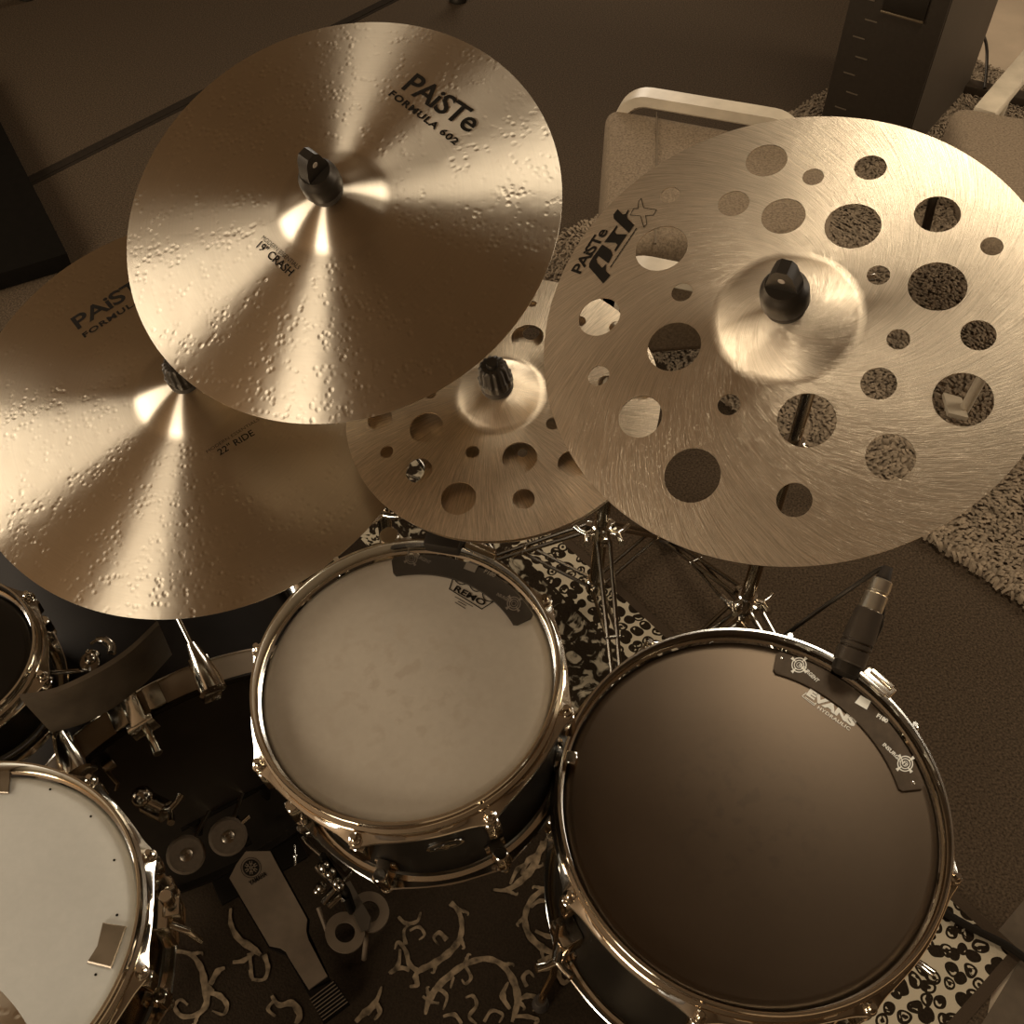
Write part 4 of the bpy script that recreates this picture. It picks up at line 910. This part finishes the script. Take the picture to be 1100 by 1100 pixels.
slab('rubber_sole', [Z4(*p) for p in ((363, 277), (490, 276), (668, 600), (663, 655), (763, 873), (800, 950), (860, 1000), (735, 1096), (655, 940), (556, 770), (475, 735), (284, 410))], DARKM, 0.006, -0.0042)
hp = slab('heel_plate', [Z4(*p) for p in ((668, 945), (790, 893), (858, 1000), (735, 1092))], DARKM, 0.006, 0.001)
for k in range(8):
    t = k / 7; a_ = Z4(672 + 62 * t, 985 + 98 * t); b_ = Z4(785 + 66 * t, 900 + 95 * t); d_ = 0.62
    slab('grip_rib', [a_, b_, (b_[0] + .35, b_[1] + d_), (a_[0] + .35, a_[1] + d_)], TANM, 0.002, 0.003, hp)
# badge: dark disc with three crossed tuning forks
def disc_px(cx, cy, r, n=28): return [(cx + r * cos(2 * pi * k / n), cy + r * sin(2 * pi * k / n)) for k in range(n)]
ex, ey = Z4(395, 362)
em = slab('round_emblem', disc_px(ex, ey, 8.9), INK, 0.001, 0.0008, fb)
for k in range(3):
    t = radians(28 + 60 * k); u = Vector((cos(t), sin(t))); v = Vector((-u.y, u.x)); c = Vector((ex, ey))
    for s_ in (-1, 1):
        slab('emblem_fork', [tuple(c + u * a_ * s_ + v * b_) for a_, b_ in ((0.6, -.45), (3.6, -.45), (3.6, -1.7), (7.0, -1.5), (7.0, -.7), (4.6, -.7), (4.6, .7), (7.0, .7), (7.0, 1.5), (3.6, 1.7), (3.6, .45), (0.6, .45))], TANM, 0.0005, 0.0013, em)
rg = MB()
for k in range(40):
    t0, t1 = 2 * pi * k / 40, 2 * pi * (k + 1) / 40
    rg.bm.faces.new([rg.bm.verts.new(PI_ @ (pp(ex + r * cos(t), ey + r * sin(t)) + Vector((0, 0, .0006)))) for r, t in ((10.6, t0), (10.6, t1), (11.1, t1), (11.1, t0))])
rg.build('emblem_ring', INK, fb, recalc=False, sharp=None)
tw = MB(); vs, fs = text_shape('YAMAHA', bold=0.03, spacing=1.05); a_ = pp(*Z4(392, 447)); b_ = pp(*Z4(472, 398)); exv = b_ - a_; w_ = exv.length; exv.normalize(); nrm = Vector((0, 0, 1)); eyv = nrm.cross(exv).normalized()
vv = [tw.bm.verts.new(PI_ @ (lambda q: Vector((q.x, q.y, zped(q) + 0.0008)))(a_ + exv * x * w_ + eyv * y * 0.0065)) for x, y in vs]
for f_ in fs: tw.bm.faces.new([vv[i] for i in f_])
tw.build('printed_name', INK, fb, recalc=False, sharp=None)
# frame plate, posts, axle, chain
def pl(v): return PI_ @ Vector(v)
g = MB(); side = Vector((-pd.y, pd.x, 0)); tb = T0 + pd * 0.06
for s_ in (-1, 1):
    b0 = tb + side * s_ * 0.055 + Vector((0, 0, 0.006)); g.tube([pl(b0), pl(b0 + Vector((0, 0, .12))), pl(b0 + Vector((0, 0, .20)) - pd * .01)], [0.012, 0.009, 0.010], 12)
g.cyl(pl(tb + side * .075 + Vector((0, 0, .2)) - pd * .01), pl(tb - side * .12 + Vector((0, 0, .2)) - pd * .01), 0.006)
g.box((0, 0, 0), (0.13, 0.15, 0.006), Matrix.Translation(pl(tb + Vector((0, 0, .009)))) @ Matrix.Rotation(pz, 4, 'Z'), 0.002)
g.build('frame', DARKM, pedal)
g = MB()
for k in range(9): 
    c = tb - pd * (0.035 + 0.003 * (k % 2)) + Vector((0, 0, 0.10 + k * 0.011)); g.cyl(pl(c - side * .006), pl(c + side * .006), 0.0045, seg=10)
g.build('chain', DARKM, pedal)
FELTB = mat('pressed felt', (0.085, 0.060, 0.038), 0.9, noise=(160, 0.12, 3), bump=(300, 0.3, 0.0006))
for (x, y) in ((200, 918.5), (245, 899)):
    c = at(x, y, 0.30); n = (Vector((0, 0, CAMH)) - c).normalized(); n = (n + Vector((0.03, -0.05, 0))).normalized()
    Q = PI_ @ frame(c, n)
    g = MB(); g.lathe([(0.0001, 0.001), (0.006, 0.001), (0.010, 0.0000), (0.022, 0.0018), (0.0252, -0.001), (0.0258, -0.006), (0.0258, -0.030), (0.023, -0.034), (0.0001, -0.034)], 48, Q); bt = g.build('beater', FELTB, pedal)
    g = MB(); g.lathe([(0.0001, 0.0045), (0.0022, 0.0045), (0.0032, 0.003), (0.006, 0.0022), (0.0085, 0.0008), (0.0085, -.002)], 24, Q); g.build('beater_screw', BRASSY, bt)
    g = MB(); hd_ = Vector((0, 0, .2)) + tb + side * (0.02 if x < 220 else -0.03); g.tube([Q @ Vector((0, 0, -0.03)), Q @ Vector((0, 0, -0.045)), pl(hd_)], 0.003, 10); g.build('beater_shaft', BRASSY, bt)
g = MB(); a_ = at(259, 884.5, .30); b_ = at(268, 876.5, .302); g.cyl(pl(a_), pl(b_), 0.0032, seg=14); g.cyl(pl(at(245, 899, .285)), pl(a_), 0.002, seg=8); g.build('shaft_pin', CHROME, pedal)
g = MB(); g.cyl(pl(at(317, 918, .12)), pl(at(316.5, 908, .12)), 0.002, seg=10); g.cyl(pl(at(317.3, 930, .12)), pl(at(317, 921, .12)), 0.002, seg=10); g.sphere(pl(at(317.2, 919.5, .12)), .004); g.build('spring_pin', CHROME, pedal)
# slave side linkage: post, clamp block, plate with two round holes
def zl(z): return lambda x, y: at(x, y, z)
lk = empty('pedal_linkage', at(375, 960, 0), 'chrome and black pedal linkage with a tan two-ring plate, under the rack drum', 'pedal linkage'); bpy.context.view_layer.update(); LI = lk.matrix_world.inverted()
def LL(v): return LI @ Vector(v)
def ring_plate(cx, cy, ro, ri, z):
    n = 44; rows = []
    for k in range(n):
        t = 2 * pi * k / n; rows.append([LL(at(cx + ro * cos(t), cy + ro * 1.03 * sin(t), z)), LL(at(cx + ri * cos(t), cy + ri * 1.03 * sin(t), z))])
    g = MB(); dz = Vector((0, 0, 0.004)); V = [[g.bm.verts.new(a_), g.bm.verts.new(b_), g.bm.verts.new(b_ - dz), g.bm.verts.new(a_ - dz)] for a_, b_ in rows]
    for k in range(n):
        A, B = V[k], V[(k + 1) % n]
        for i in range(4): g.bm.faces.new((A[i], A[(i + 1) % 4], B[(i + 1) % 4], B[i]))
    return g
ring_plate(370.5, 1001.5, 21.5, 10.8, 0.085).build('ring_plate', TANM, lk)
ring_plate(396.5, 979.5, 21.5, 11.2, 0.079).build('ring_plate', TANM, lk)
g = MB(); q = [LL(at(*p, 0.0895)) for p in ((364, 952), (376, 946), (398, 985), (396, 998), (388, 1000))]; vs = [g.bm.verts.new(p) for p in q]; vb = [g.bm.verts.new(p - Vector((0, 0, .008))) for p in q]
g.bm.faces.new(vs); g.bm.faces.new(vb[::-1]); [g.bm.faces.new((vs[i], vs[(i + 1) % 5], vb[(i + 1) % 5], vb[i])) for i in range(5)]; g.build('centre_bar', mat('dull brown bar', (0.032, 0.023, 0.015), 0.5), lk)
g = MB(); g.tube([LL(at(393, 998, .08)), LL(at(393, 1012, .06)), LL(at(391, 1030, .012))], .004, 10); g.tube([LL(at(342, 975, .08)), LL(at(352, 1002, .07))], .0035, 8); g.build('thin_rod', TANM, lk)
g = MB(); c0 = at(370, 925, 0.17); g.box((0, 0, 0), (0.036, 0.026, 0.030), Matrix.Translation(LL(c0)) @ Matrix.Rotation(radians(-42), 4, 'Z'), 0.003); g.build('clamp_block', mat('dark grey cast block', (0.04, 0.03, 0.02), 0.4, 0.6), lk)
g = MB(); a_ = at(371, 948, .18); b_ = at(376, 941, .18); g.cyl(LL(at(368, 947, .19)), LL(at(378, 936, .19)), .0022, seg=10)
for (x, y, z, r) in ((348, 931, .18, .010), (355, 938, .19, .009), (362, 948, .18, .008), (345, 953, .17, .009), (341, 957, .16, .007), (366, 952, .19, .006)): g.sphere(LL(at(x, y, z)), r, 14)
g.tube([LL(at(342, 930, .17)), LL(at(368, 955, .17))], .008, 12); g.tube([LL(at(347, 970, .15)), LL(at(360, 954, .16))], .0055, 12); g.tube([LL(at(353, 974, .15)), LL(at(366, 962, .155)), LL(at(368, 968, .15))], .0055, 12)
g.build('universal_joint', CHROME_D, lk)
g = MB(); g.cyl(LL(at(324, 889, .2)), LL(at(324, 889, .18)), .007, seg=20); g.cyl(LL(at(324, 889, .185)), LL(at(345, 898, .17)), .008, seg=14); g.tube([LL(at(326, 899, .18)), LL(at(330, 905, .18)), LL(at(345, 918, .18))], .004, 10); g.tube([LL(at(330, 872, .2)), LL(at(333, 886, .19))], .0025, 8)
wing_bolt(g, LL(at(338, 888, .20)), (.3, -.6, .7), .8); g.build('memory_clamp', CHROME_D, lk)
g = MB(); g.tube([LL(at(345, 918, .18)), LL(at(372, 958, .16)), LL(at(378, 975, .09))], .006, 10); g.cyl(LL(at(372, 962, .15)), LL(Vector(at(372, 962, .15)).to_2d().to_3d()), .006, seg=12); g.build('drive_shaft', DARKM, lk)

# stand under the snare and its clamp with T-handle beside the strainer
g0_ = M_snare @ Vector((0, 0, -0.16)); sst = empty('snare_stand', (g0_.x, g0_.y, 0), 'chrome stand with a basket under the snare drum', 'drum stand'); bpy.context.view_layer.update(); SI = sst.matrix_world.inverted()
g = MB(); g.cyl((0, 0, 0.05), (0, 0, g0_.z - 0.04), 0.0125); g.build('pole', CHROME_D, sst)
for k in range(3):
    a_ = radians(100 + 120 * k); g = MB(); g.tube([(0.02 * cos(a_), 0.02 * sin(a_), 0.2), (0.24 * cos(a_), 0.24 * sin(a_), 0.016)], 0.007, 10); g.build('leg', CHROME_D, sst)
    e_ = SI @ (M_snare @ Vector((0.196 * cos(a_), 0.196 * sin(a_), -0.155))); e2_ = SI @ (M_snare @ Vector((0.206 * cos(a_), 0.206 * sin(a_), -0.12)))
    g = MB(); g.tube([(0, 0, g0_.z - 0.05), e_, e2_], 0.007, 10); g.build('basket_arm', CHROME_D, sst)
g = MB(); c = at(158, 862, .45); c1 = at(178, 872, .45); g.tube([SI @ c, SI @ c1], .014, 14); g.sphere(SI @ at(153, 856, .46), .014); wing_bolt(g, SI @ at(174, 870, .455), (0.8, -.1, .3), .9); g.build('angle_clamp', CHROME_D, sst)
for (p, q) in (((111, 826), (122, 818)),):
    g = MB(); g.cyl(SI @ at(*p, .46), SI @ at(*q, .46), .008, seg=16); g.tube([SI @ at(113, 826, .46), SI @ at(127, 842, .46), SI @ at(124, 848, .45)], .0028, 8); g.build('crank_handle', BRASSY, sst)

# ================================================================== MICROPHONE ON THE FLOOR DRUM
mic = empty('microphone', at(905, 706, .62), 'black clip-on drum microphone with silver connector, on the rim of the floor drum', 'microphone'); bpy.context.view_layer.update(); MI_ = mic.matrix_world.inverted()
A0 = at(954, 609, .70); A1 = at(911, 714, .632); ax = (A1 - A0).normalized(); Ln = (A1 - A0).length
QM = MI_ @ Matrix.Translation(A0) @ ax.to_track_quat('Z', 'Y').to_matrix().to_4x4()
def mt_(y): return Ln * y
g = MB(); g.lathe([(0.0001, 0), (0.0058, 0), (0.0062, mt_(.02)), (0.0088, mt_(.13)), (0.0088, mt_(.14)), (0.0001, mt_(.14))], 28, QM); g.build('cable_boot', RUBBER, mic)
g = MB(); g.lathe([(0.0100, mt_(.13)), (0.0122, mt_(.14)), (0.0126, mt_(.25)), (0.0119, mt_(.255)), (0.0119, mt_(.275)), (0.0134, mt_(.285)), (0.0142, mt_(.44)), (0.013, mt_(.45)), (0.0001, mt_(.45))], 36, QM); g.build('silver_connector', mat('satin silver', (0.8, 0.74, 0.6), 0.3, 1.0), mic)
g = MB(); g.lathe([(0.0140, mt_(.44)), (0.0162, mt_(.45)), (0.0178, mt_(.60)), (0.0186, mt_(.76)), (0.0170, mt_(.765)), (0.0170, mt_(.785)), (0.0186, mt_(.79)), (0.0186, mt_(.82)), (0.0170, mt_(.825)), (0.0170, mt_(.845)), (0.0186, mt_(.85)), (0.0186, mt_(.97)), (0.015, mt_(1.0)), (0.0001, mt_(1.0))], 36, QM)
g.build('body', mat('soft black mic housing', (0.030, 0.022, 0.015), 0.4), mic)
g = MB(); g.lathe([(0.0001, mt_(.97)), (0.0165, mt_(.97)), (0.0168, mt_(1.02)), (0.0165, mt_(1.08)), (0.010, mt_(1.12)), (0.0001, mt_(1.12))], 32, QM); g.build('grille', BLACKP, mic)
g = MB(); rimp = MI_ @ at(905, 712, .618); g.box((0, 0, 0), (0.016, 0.030, 0.020), Matrix.Translation(rimp) @ Matrix.Rotation(radians(-33), 4, 'Z'), 0.003); g.tube([QM @ Vector((0.010, 0, mt_(.35))), QM @ Vector((0.016, 0, mt_(.55))), QM @ Vector((0.014, 0, mt_(.8)))], 0.004, 10); g.build('rim_clip', BLACKP, mic)
CABL = mat('black cable jacket', (0.013, 0.010, 0.007), 0.5)
g = MB(); c0 = at(952, 612, .70); P_ = [c0, at(944, 612, .69), at(920, 628, .65), at(885, 652, .60), at(852, 676, .55), at(835, 690, .45), at(828, 720, .2), at(820, 760, .012), at(900, 800, .009)]
def smooth(P_, n=8):
    out = []; m_ = len(P_)
    for i in range(m_ - 1):
        a_, b_, c_, d_ = [Vector(P_[max(0, min(m_ - 1, j))]) for j in (i - 1, i, i + 1, i + 2)]
        for k in range(n):
            t = k / n; out.append(0.5 * ((2 * b_) + (c_ - a_) * t + (2 * a_ - 5 * b_ + 4 * c_ - d_) * t * t + (3 * b_ - a_ - 3 * c_ + d_) * t ** 3))
    return out + [Vector(P_[-1])]
g.tube(smooth(P_[:6] + [at(835, 700, .35)]), 0.0030, 10); tag(g.build('microphone_cable', CABL), 'black cable from the clip-on microphone running behind the floor drum', 'cable')
# chrome strainer-like clip on the floor drum's rim
cl = MB(); Q = M_floor; p = loc_on(M_floor, 940, 737, lambda r: 0.0); a_ = math.atan2(p.y, p.x); Q = Matrix.Rotation(a_, 4, 'Z'); rr = 0.2025 + 0.012
cl.box((rr, 0, -0.002), (0.014, 0.040, 0.010), Q, 0.002); cl.box((rr - .008, 0.010, 0.001), (0.006, 0.05, 0.006), Q, 0.0015); cl.box((rr + 0.004, 0, 0.004), (0.006, 0.030, 0.004), Q, 0.001)
o = cl.build('rim_clamp', mat('bright polished clamp', (0.80, 0.73, 0.60), 0.22, 1.0)); o.matrix_world = M_floor; tag(o, 'bright chrome clamp on the rim of the floor drum beside the microphone', 'clamp')
cl = MB(); p = loc_on(M_rack, 477, 585, lambda r: 0.0); a_ = math.atan2(p.y, p.x); Q = Matrix.Rotation(a_, 4, 'Z'); rr = 0.1515 + 0.006
cl.box((rr, 0, 0.004), (0.026, 0.040, 0.016), Q, 0.002); cl.box((rr + .014, 0, -0.012), (0.010, 0.036, 0.03), Q, 0.002)
o = cl.build('rim_clip', BLACKP); o.matrix_world = M_rack; tag(o, 'black plastic clip on the far rim of the rack drum', 'clip')
cl = MB(); p = loc_on(M_rack, 514, 595, lambda r: 0.0); a_ = math.atan2(p.y, p.x); Q = Matrix.Rotation(a_, 4, 'Z')
cl.box((rr, 0, 0.001), (0.008, 0.040, 0.006), Q, 0.002); cl.box((rr + .008, 0, -.004), (0.008, 0.030, 0.008), Q, 0.002)
o = cl.build('rim_clamp', CHROME); o.matrix_world = M_rack; tag(o, 'narrow chrome clamp on the rim of the rack drum beside the black clip', 'clamp')

# ================================================================== CHAIRS
FAB = mat('woven tan upholstery', (0.185, 0.130, 0.078), 0.92, noise=(220, 0.35, 5), bump=(420, 0.6, 0.0015), spec=0.2)
def wood_loop(name, A, B, parent, PIv, w=0.045, t=0.028, rad=0.06, mt=WOODL):
    """bentwood arm: top bar with rounded corners running down to the floor"""
    A = Vector(A); B = Vector(B); d = (B - A); d.z = 0; d.normalize(); n = Vector((-d.y, d.x, 0)); h = A.z; path = [Vector((A.x, A.y, 0.004))]
    for k in range(9):
        t_ = pi / 2 * k / 8; path.append(Vector((A.x, A.y, h)) + d * (rad - rad * cos(t_)) + Vector((0, 0, -rad + rad * sin(t_))))
    for k in range(9):
        t_ = pi / 2 * k / 8; path.append(Vector((B.x, B.y, B.z)) - d * (rad - rad * sin(t_)) + Vector((0, 0, -rad + rad * cos(t_))))
    path.append(Vector((B.x, B.y, 0.004)))
    g = MB(); rows = []
    for i, p in enumerate(path):
        tg = (path[min(i + 1, len(path) - 1)] - path[max(i - 1, 0)]).normalized(); up = n.cross(tg).normalized()
        if i in (0, len(path) - 1): up = Vector(d) * (-1 if i == 0 else 1)
        c_ = [(-w / 2, -t / 2), (-w / 2, t / 2 - .005), (-w / 2 + .005, t / 2), (w / 2 - .005, t / 2), (w / 2, t / 2 - .005), (w / 2, -t / 2)]
        rows.append([g.bm.verts.new(PIv @ (p + n * a_ + up * b_)) for a_, b_ in c_])
    for R0, R1 in zip(rows[:-1], rows[1:]):
        for k in range(6): g.bm.faces.new((R0[k], R0[(k + 1) % 6], R1[(k + 1) % 6], R1[k])).smooth = True
    g.bm.faces.new(rows[0]); g.bm.faces.new(rows[-1][::-1]); return g.build(name, mt, parent)
def soft_block(poly, z0, z1, PIv, name, parent, mt, rad=0.03, sag=0.0):
    g = MB(); n = len(poly); c = sum((Vector(p) for p in poly), Vector((0, 0))) / n; rows = []
    def inset(k): return [(Vector(p) - (Vector(p) - c).normalized() * k) for p in poly]
    lv = [(rad * .6, z0), (0, z0 + rad * .7)] + [(rad * (1 - cos(pi / 2 * k / 5)), z1 - rad + rad * sin(pi / 2 * k / 5)) for k in range(6)]
    for ins, z in lv: rows.append([g.bm.verts.new(PIv @ Vector((p.x, p.y, z))) for p in inset(ins)])
    for R0, R1 in zip(rows[:-1], rows[1:]):
        for k in range(n): g.bm.faces.new((R0[k], R0[(k + 1) % n], R1[(k + 1) % n], R1[k])).smooth = True
    g.bm.faces.new(rows[0][::-1]); cen = g.bm.verts.new(PIv @ Vector((c.x, c.y, z1 - sag)))
    for k in range(n): g.bm.faces.new((rows[-1][k], rows[-1][(k + 1) % n], cen)).smooth = True
    return g.build(name, mt, parent, sharp=60)
def rpoly(P_, r=0.03, n=6):
    out = []; m_ = len(P_)
    for i in range(m_):
        a_, b_, c_ = Vector(P_[i - 1]), Vector(P_[i]), Vector(P_[(i + 1) % m_]); u = (a_ - b_).normalized() * r; v = (c_ - b_).normalized() * r
        for k in range(n + 1):
            t = k / n; out.append((b_ + u * (1 - t) ** 2 + v * t ** 2))
    return out
ch = empty('lounge_chair', at(700, 200, 0), 'tan upholstered chair with pale bentwood arms, behind the big holed cymbal', 'chair'); bpy.context.view_layer.update(); CI = ch.matrix_world.inverted()
za = 0.52
fa = at(670, 101, za); fb_ = at(860, 133, za); wood_loop('arm', fa - Vector((0, 0, 0)), fb_, ch, CI)
na = at(662, 283, za); nb = na + (fb_ - fa); wood_loop('arm', na, nb, ch, CI)
zs1 = 0.49; P4 = [at(651, 112, zs1), at(905, 158, zs1), at(893, 250, zs1), at(649, 264, zs1)]
st_ = soft_block(rpoly([(p.x, p.y) for p in P4], .035), 0.20, zs1, CI, 'seat', ch, FAB, 0.035)
g = MB(); a_ = at(706, 121, zs1 + .001); b_ = at(704, 262, zs1 + .001); g.tube([CI @ a_, CI @ b_], 0.0022, 8); g.build('seam', mat('seam thread', (0.12, .085, .05), .9), st_)
for (x, y) in ((700, 150), (850, 160), (700, 240), (850, 235)):
    p = at(x, y, .22); g = MB(); g.cyl(CI @ Vector((p.x, p.y, .004)), CI @ Vector((p.x, p.y, .23)), .016, .02, 16); g.build('leg', WOODL, ch)
c2 = empty('lounge_chair', at(1080, 250, 0), 'tan upholstered chair with a pale wooden arm, cut by the right frame edge', 'chair'); bpy.context.view_layer.update(); C2 = c2.matrix_world.inverted()
z2 = 0.50; P4 = [at(1022, 108, z2), at(1180, 135, z2), at(1180, 300, z2), at(1058, 244, z2)]
soft_block(rpoly([(p.x, p.y) for p in P4], .04), 0.38, z2, C2, 'seat', c2, FAB, 0.04)
a_ = at(1056, 124, .475); b_ = at(1118, 50, .475); g = MB(); dv = b_ - a_; g.box((dv.length / 2, 0, 0), (dv.length, 0.05, 0.028), Matrix.Translation(C2 @ a_) @ Matrix.Rotation(math.atan2(dv.y, dv.x), 4, 'Z'), 0.005); g.build('arm', WOODL, c2)
g = MB(); q = [at(*p, .03) for p in ((1013.5, 421.5), (1033, 427), (1040.5, 448.5), (1019, 443.5))]; vs = [g.bm.verts.new(C2 @ p) for p in q]; vb = [g.bm.verts.new(C2 @ (p - Vector((0, 0, .027)))) for p in q]
g.bm.faces.new(vs); g.bm.faces.new(vb[::-1]); [g.bm.faces.new((vs[i], vs[(i + 1) % 4], vb[(i + 1) % 4], vb[i])) for i in range(4)]
p = (q[1] + q[2]) / 2; g.tube([C2 @ Vector((p.x, p.y, .02)), C2 @ at(1058, 400, .12), C2 @ at(1110, 330, .26)], [.012, .012, .014], 10); g.build('leg', WOODL, c2)
for (x, y) in ((1060, 150), (1150, 160), (1150, 260)):
    p = at(x, y, .22); g = MB(); g.cyl(C2 @ Vector((p.x, p.y, .004)), C2 @ Vector((p.x, p.y, .40)), .016, .02, 16); g.build('leg', WOODL, c2)
g = MB(); g.tube([C2 @ p for p in smooth([at(1020, 180, .42), at(1004, 210, .38), at(996, 240, .30), at(990, 262, .24)])], .010, 10); g.build('strap', mat('dark webbing', (0.03, .022, .015), .8), c2)

# ================================================================== LOUDSPEAKER, POWER STRIP, CASE
Mv = Vector((1.149, 2.741, 0)); sd = Vector((0.59, 0.81, 0)).normalized(); fd = Vector((-0.81, 0.59, 0)).normalized(); SW, SD, SH = 0.27, 0.55, 1.25
spk = empty('loudspeaker', Mv, 'tall black loudspeaker cabinet standing on the carpet behind the chairs', 'speaker'); bpy.context.view_layer.update()
QS = Matrix((fd, sd, Vector((0, 0, 1)))).transposed().to_4x4()
SPK = mat('black textured cabinet', (0.014, 0.010, 0.0065), 0.6, noise=(90, .2, 4)); SPK2 = mat('dark brown cabinet side', (0.034, 0.024, 0.015), 0.6, noise=(60, .1, 4))
g = MB(); g.box((SW / 2, SD / 2, SH / 2 + 0.001), (SW, SD, SH), QS, 0.004); cab = g.build('cabinet', SPK2, spk)
g = MB(); g.box((SW / 2, -0.003, SH / 2 + 0.001), (SW - .006, 0.008, SH - .01), QS, 0.002); fp = g.build('control_panel', SPK, spk)
g = MB(); g.box((SW * .42, -0.010, 0.455), (0.12, 0.008, 0.07), QS, 0.003); hr = g.build('recessed_handle', BLACKP, spk)
g = MB(); g.box((SW * .42, -0.016, 0.417), (0.12, 0.006, 0.006), QS, 0.002); g.build('handle_lip', mat('dull brass lip', (.13, .09, .05), .4, .6), hr)
for k in range(9):
    g = MB(); z = 0.07 + k * 0.052; g.box((SW * (.80 if k % 2 else .72), -0.008, z), (0.035, 0.003, 0.003), QS); g.build('panel_mark', mat('dull marking', (.09, .065, .04), .6), fp)
g = MB(); a_ = at(1047, 104, .02); g.box((0, 0, 0), (0.30, 0.055, 0.04), Matrix.Translation(at(1062, 100, .022)) @ Matrix.Rotation(radians(-28), 4, 'Z'), .006); tag(g.build('power_strip', mat('brown plastic', (.03, .021, .013), .5)), 'dark power strip lying on the floor beside the loudspeaker', 'power strip')
g = MB(); g.tube(smooth([at(1048, 20, .16), at(1059, 45, .10), at(1060, 70, .06), at(1058, 95, .045)]), .005, 10); tag(g.build('power_cable', CABL), 'black cable rising from the power strip behind the loudspeaker', 'cable')
g = MB(); q = [at(0, 130, .05), at(72, 272, .05)]; dx = (q[1] - q[0]).normalized(); px_ = Vector((dx.y, -dx.x, 0)); px_ = -px_ if px_.x > 0 else px_
Qc = Matrix((dx, px_, Vector((0, 0, 1)))).transposed().to_4x4(); Qc.translation = Vector((q[1].x, q[1].y, 0))
g.box((-0.55, 0.40, 0.026), (1.10, 0.80, 0.048), None, 0.004); bx = g.build('flat_case', mat('black smooth case', (0.004, 0.003, 0.002), 0.9, spec=0.05)); bx.matrix_world = Qc; tag(bx, 'flat black case on the carpet at the left edge', 'case')
for (x, y) in ((30, -2), (492, 1)):
    p = at(x, y, 0); g = MB(); g.lathe([(0.0001, 0.001), (0.032, 0.001), (0.034, 0.01), (0.026, 0.03), (0.018, 0.05), (0.016, 0.16), (0.0001, 0.16)], 24, Matrix.Translation((p.x, p.y, 0)))
    tag(g.build('furniture_foot', BLACKP), 'black furniture foot on the carpet at the top edge, ' + ('far left' if x < 100 else 'above the crash cymbal'), 'foot')
# cable lying across the rug at lower right
g = MB(); g.tube(smooth([at(1005, 970, .012), at(1018, 982, .012), at(1050, 1000, .012), at(1085, 1018, .012), at(1125, 1048, .012)]), .0062, 10); tag(g.build('thick_cable', mat('matte black cable', (.006, .0045, .003), .8, spec=0.15)), 'thick black cable across the corner of the patterned rug', 'cable')
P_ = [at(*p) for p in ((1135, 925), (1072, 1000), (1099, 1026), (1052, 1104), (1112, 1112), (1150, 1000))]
m = MB(); m.prism([(p.x, p.y) for p in P_], 0.0, 0.0008); tag(m.build('floor_shade', mat('brown shade sheet', (0.075, 0.053, 0.033), 0.9, noise=(40, .15, 3))), 'added brown shade sheet beside the corner of the patterned rug', 'mat')  # added sheet: its darker brown stands for shade on the laminate

# small bracket with a curled lever and rod on the bass drum shell
br = MB(); br.tube(smooth([at(97, 692, .60), at(104, 688, .60), at(113, 688, .60), at(120, 694, .60), at(120, 702, .60)]), [.002] * 8 + [.004] * 8 + [.0055] * 8 + [.005] * 8 + [.002], 12)
br.sphere(at(97, 708, .58), .0075); br.cyl(at(92, 722, .57), at(101, 700, .575), .009, seg=16); br.cyl(at(96, 712, .58), at(96, 712, .535), .012, seg=16)
tag(br.build('lever_bracket', CHROME_D), 'small chrome bracket with curled lever standing on the bass drum shell', 'bracket')
br = MB(); br.tube([at(42, 724, .57), at(90, 720, .57)], .0030, 10); tag(br.build('tie_rod', CHROME_D), 'thin metal rod running from the side drum to the lever bracket', 'rod')
# hi-hat reaching into the lower left corner
hc = at(-236, 1296, 0.80); M_hat = frame(hc, (0.05, 0.06, 1.0))
hat, zh = cymbal('hi_hat_cymbal', M_hat, 0.178, 0.05, 0.012, 0.017, BR602, label='bronze hi-hat cymbal just showing in the lower left corner above the snare')
g = MB(); g.cyl((hc.x, hc.y, 0.0), (hc.x, hc.y, 0.74), .012, seg=20); g.cyl((hc.x, hc.y, .74), (hc.x + .005, hc.y + .005, .95), .004, seg=12)
tag(g.build('hi_hat_stand', CHROME_D), 'chrome hi-hat pole standing beyond the lower left corner', 'stand')
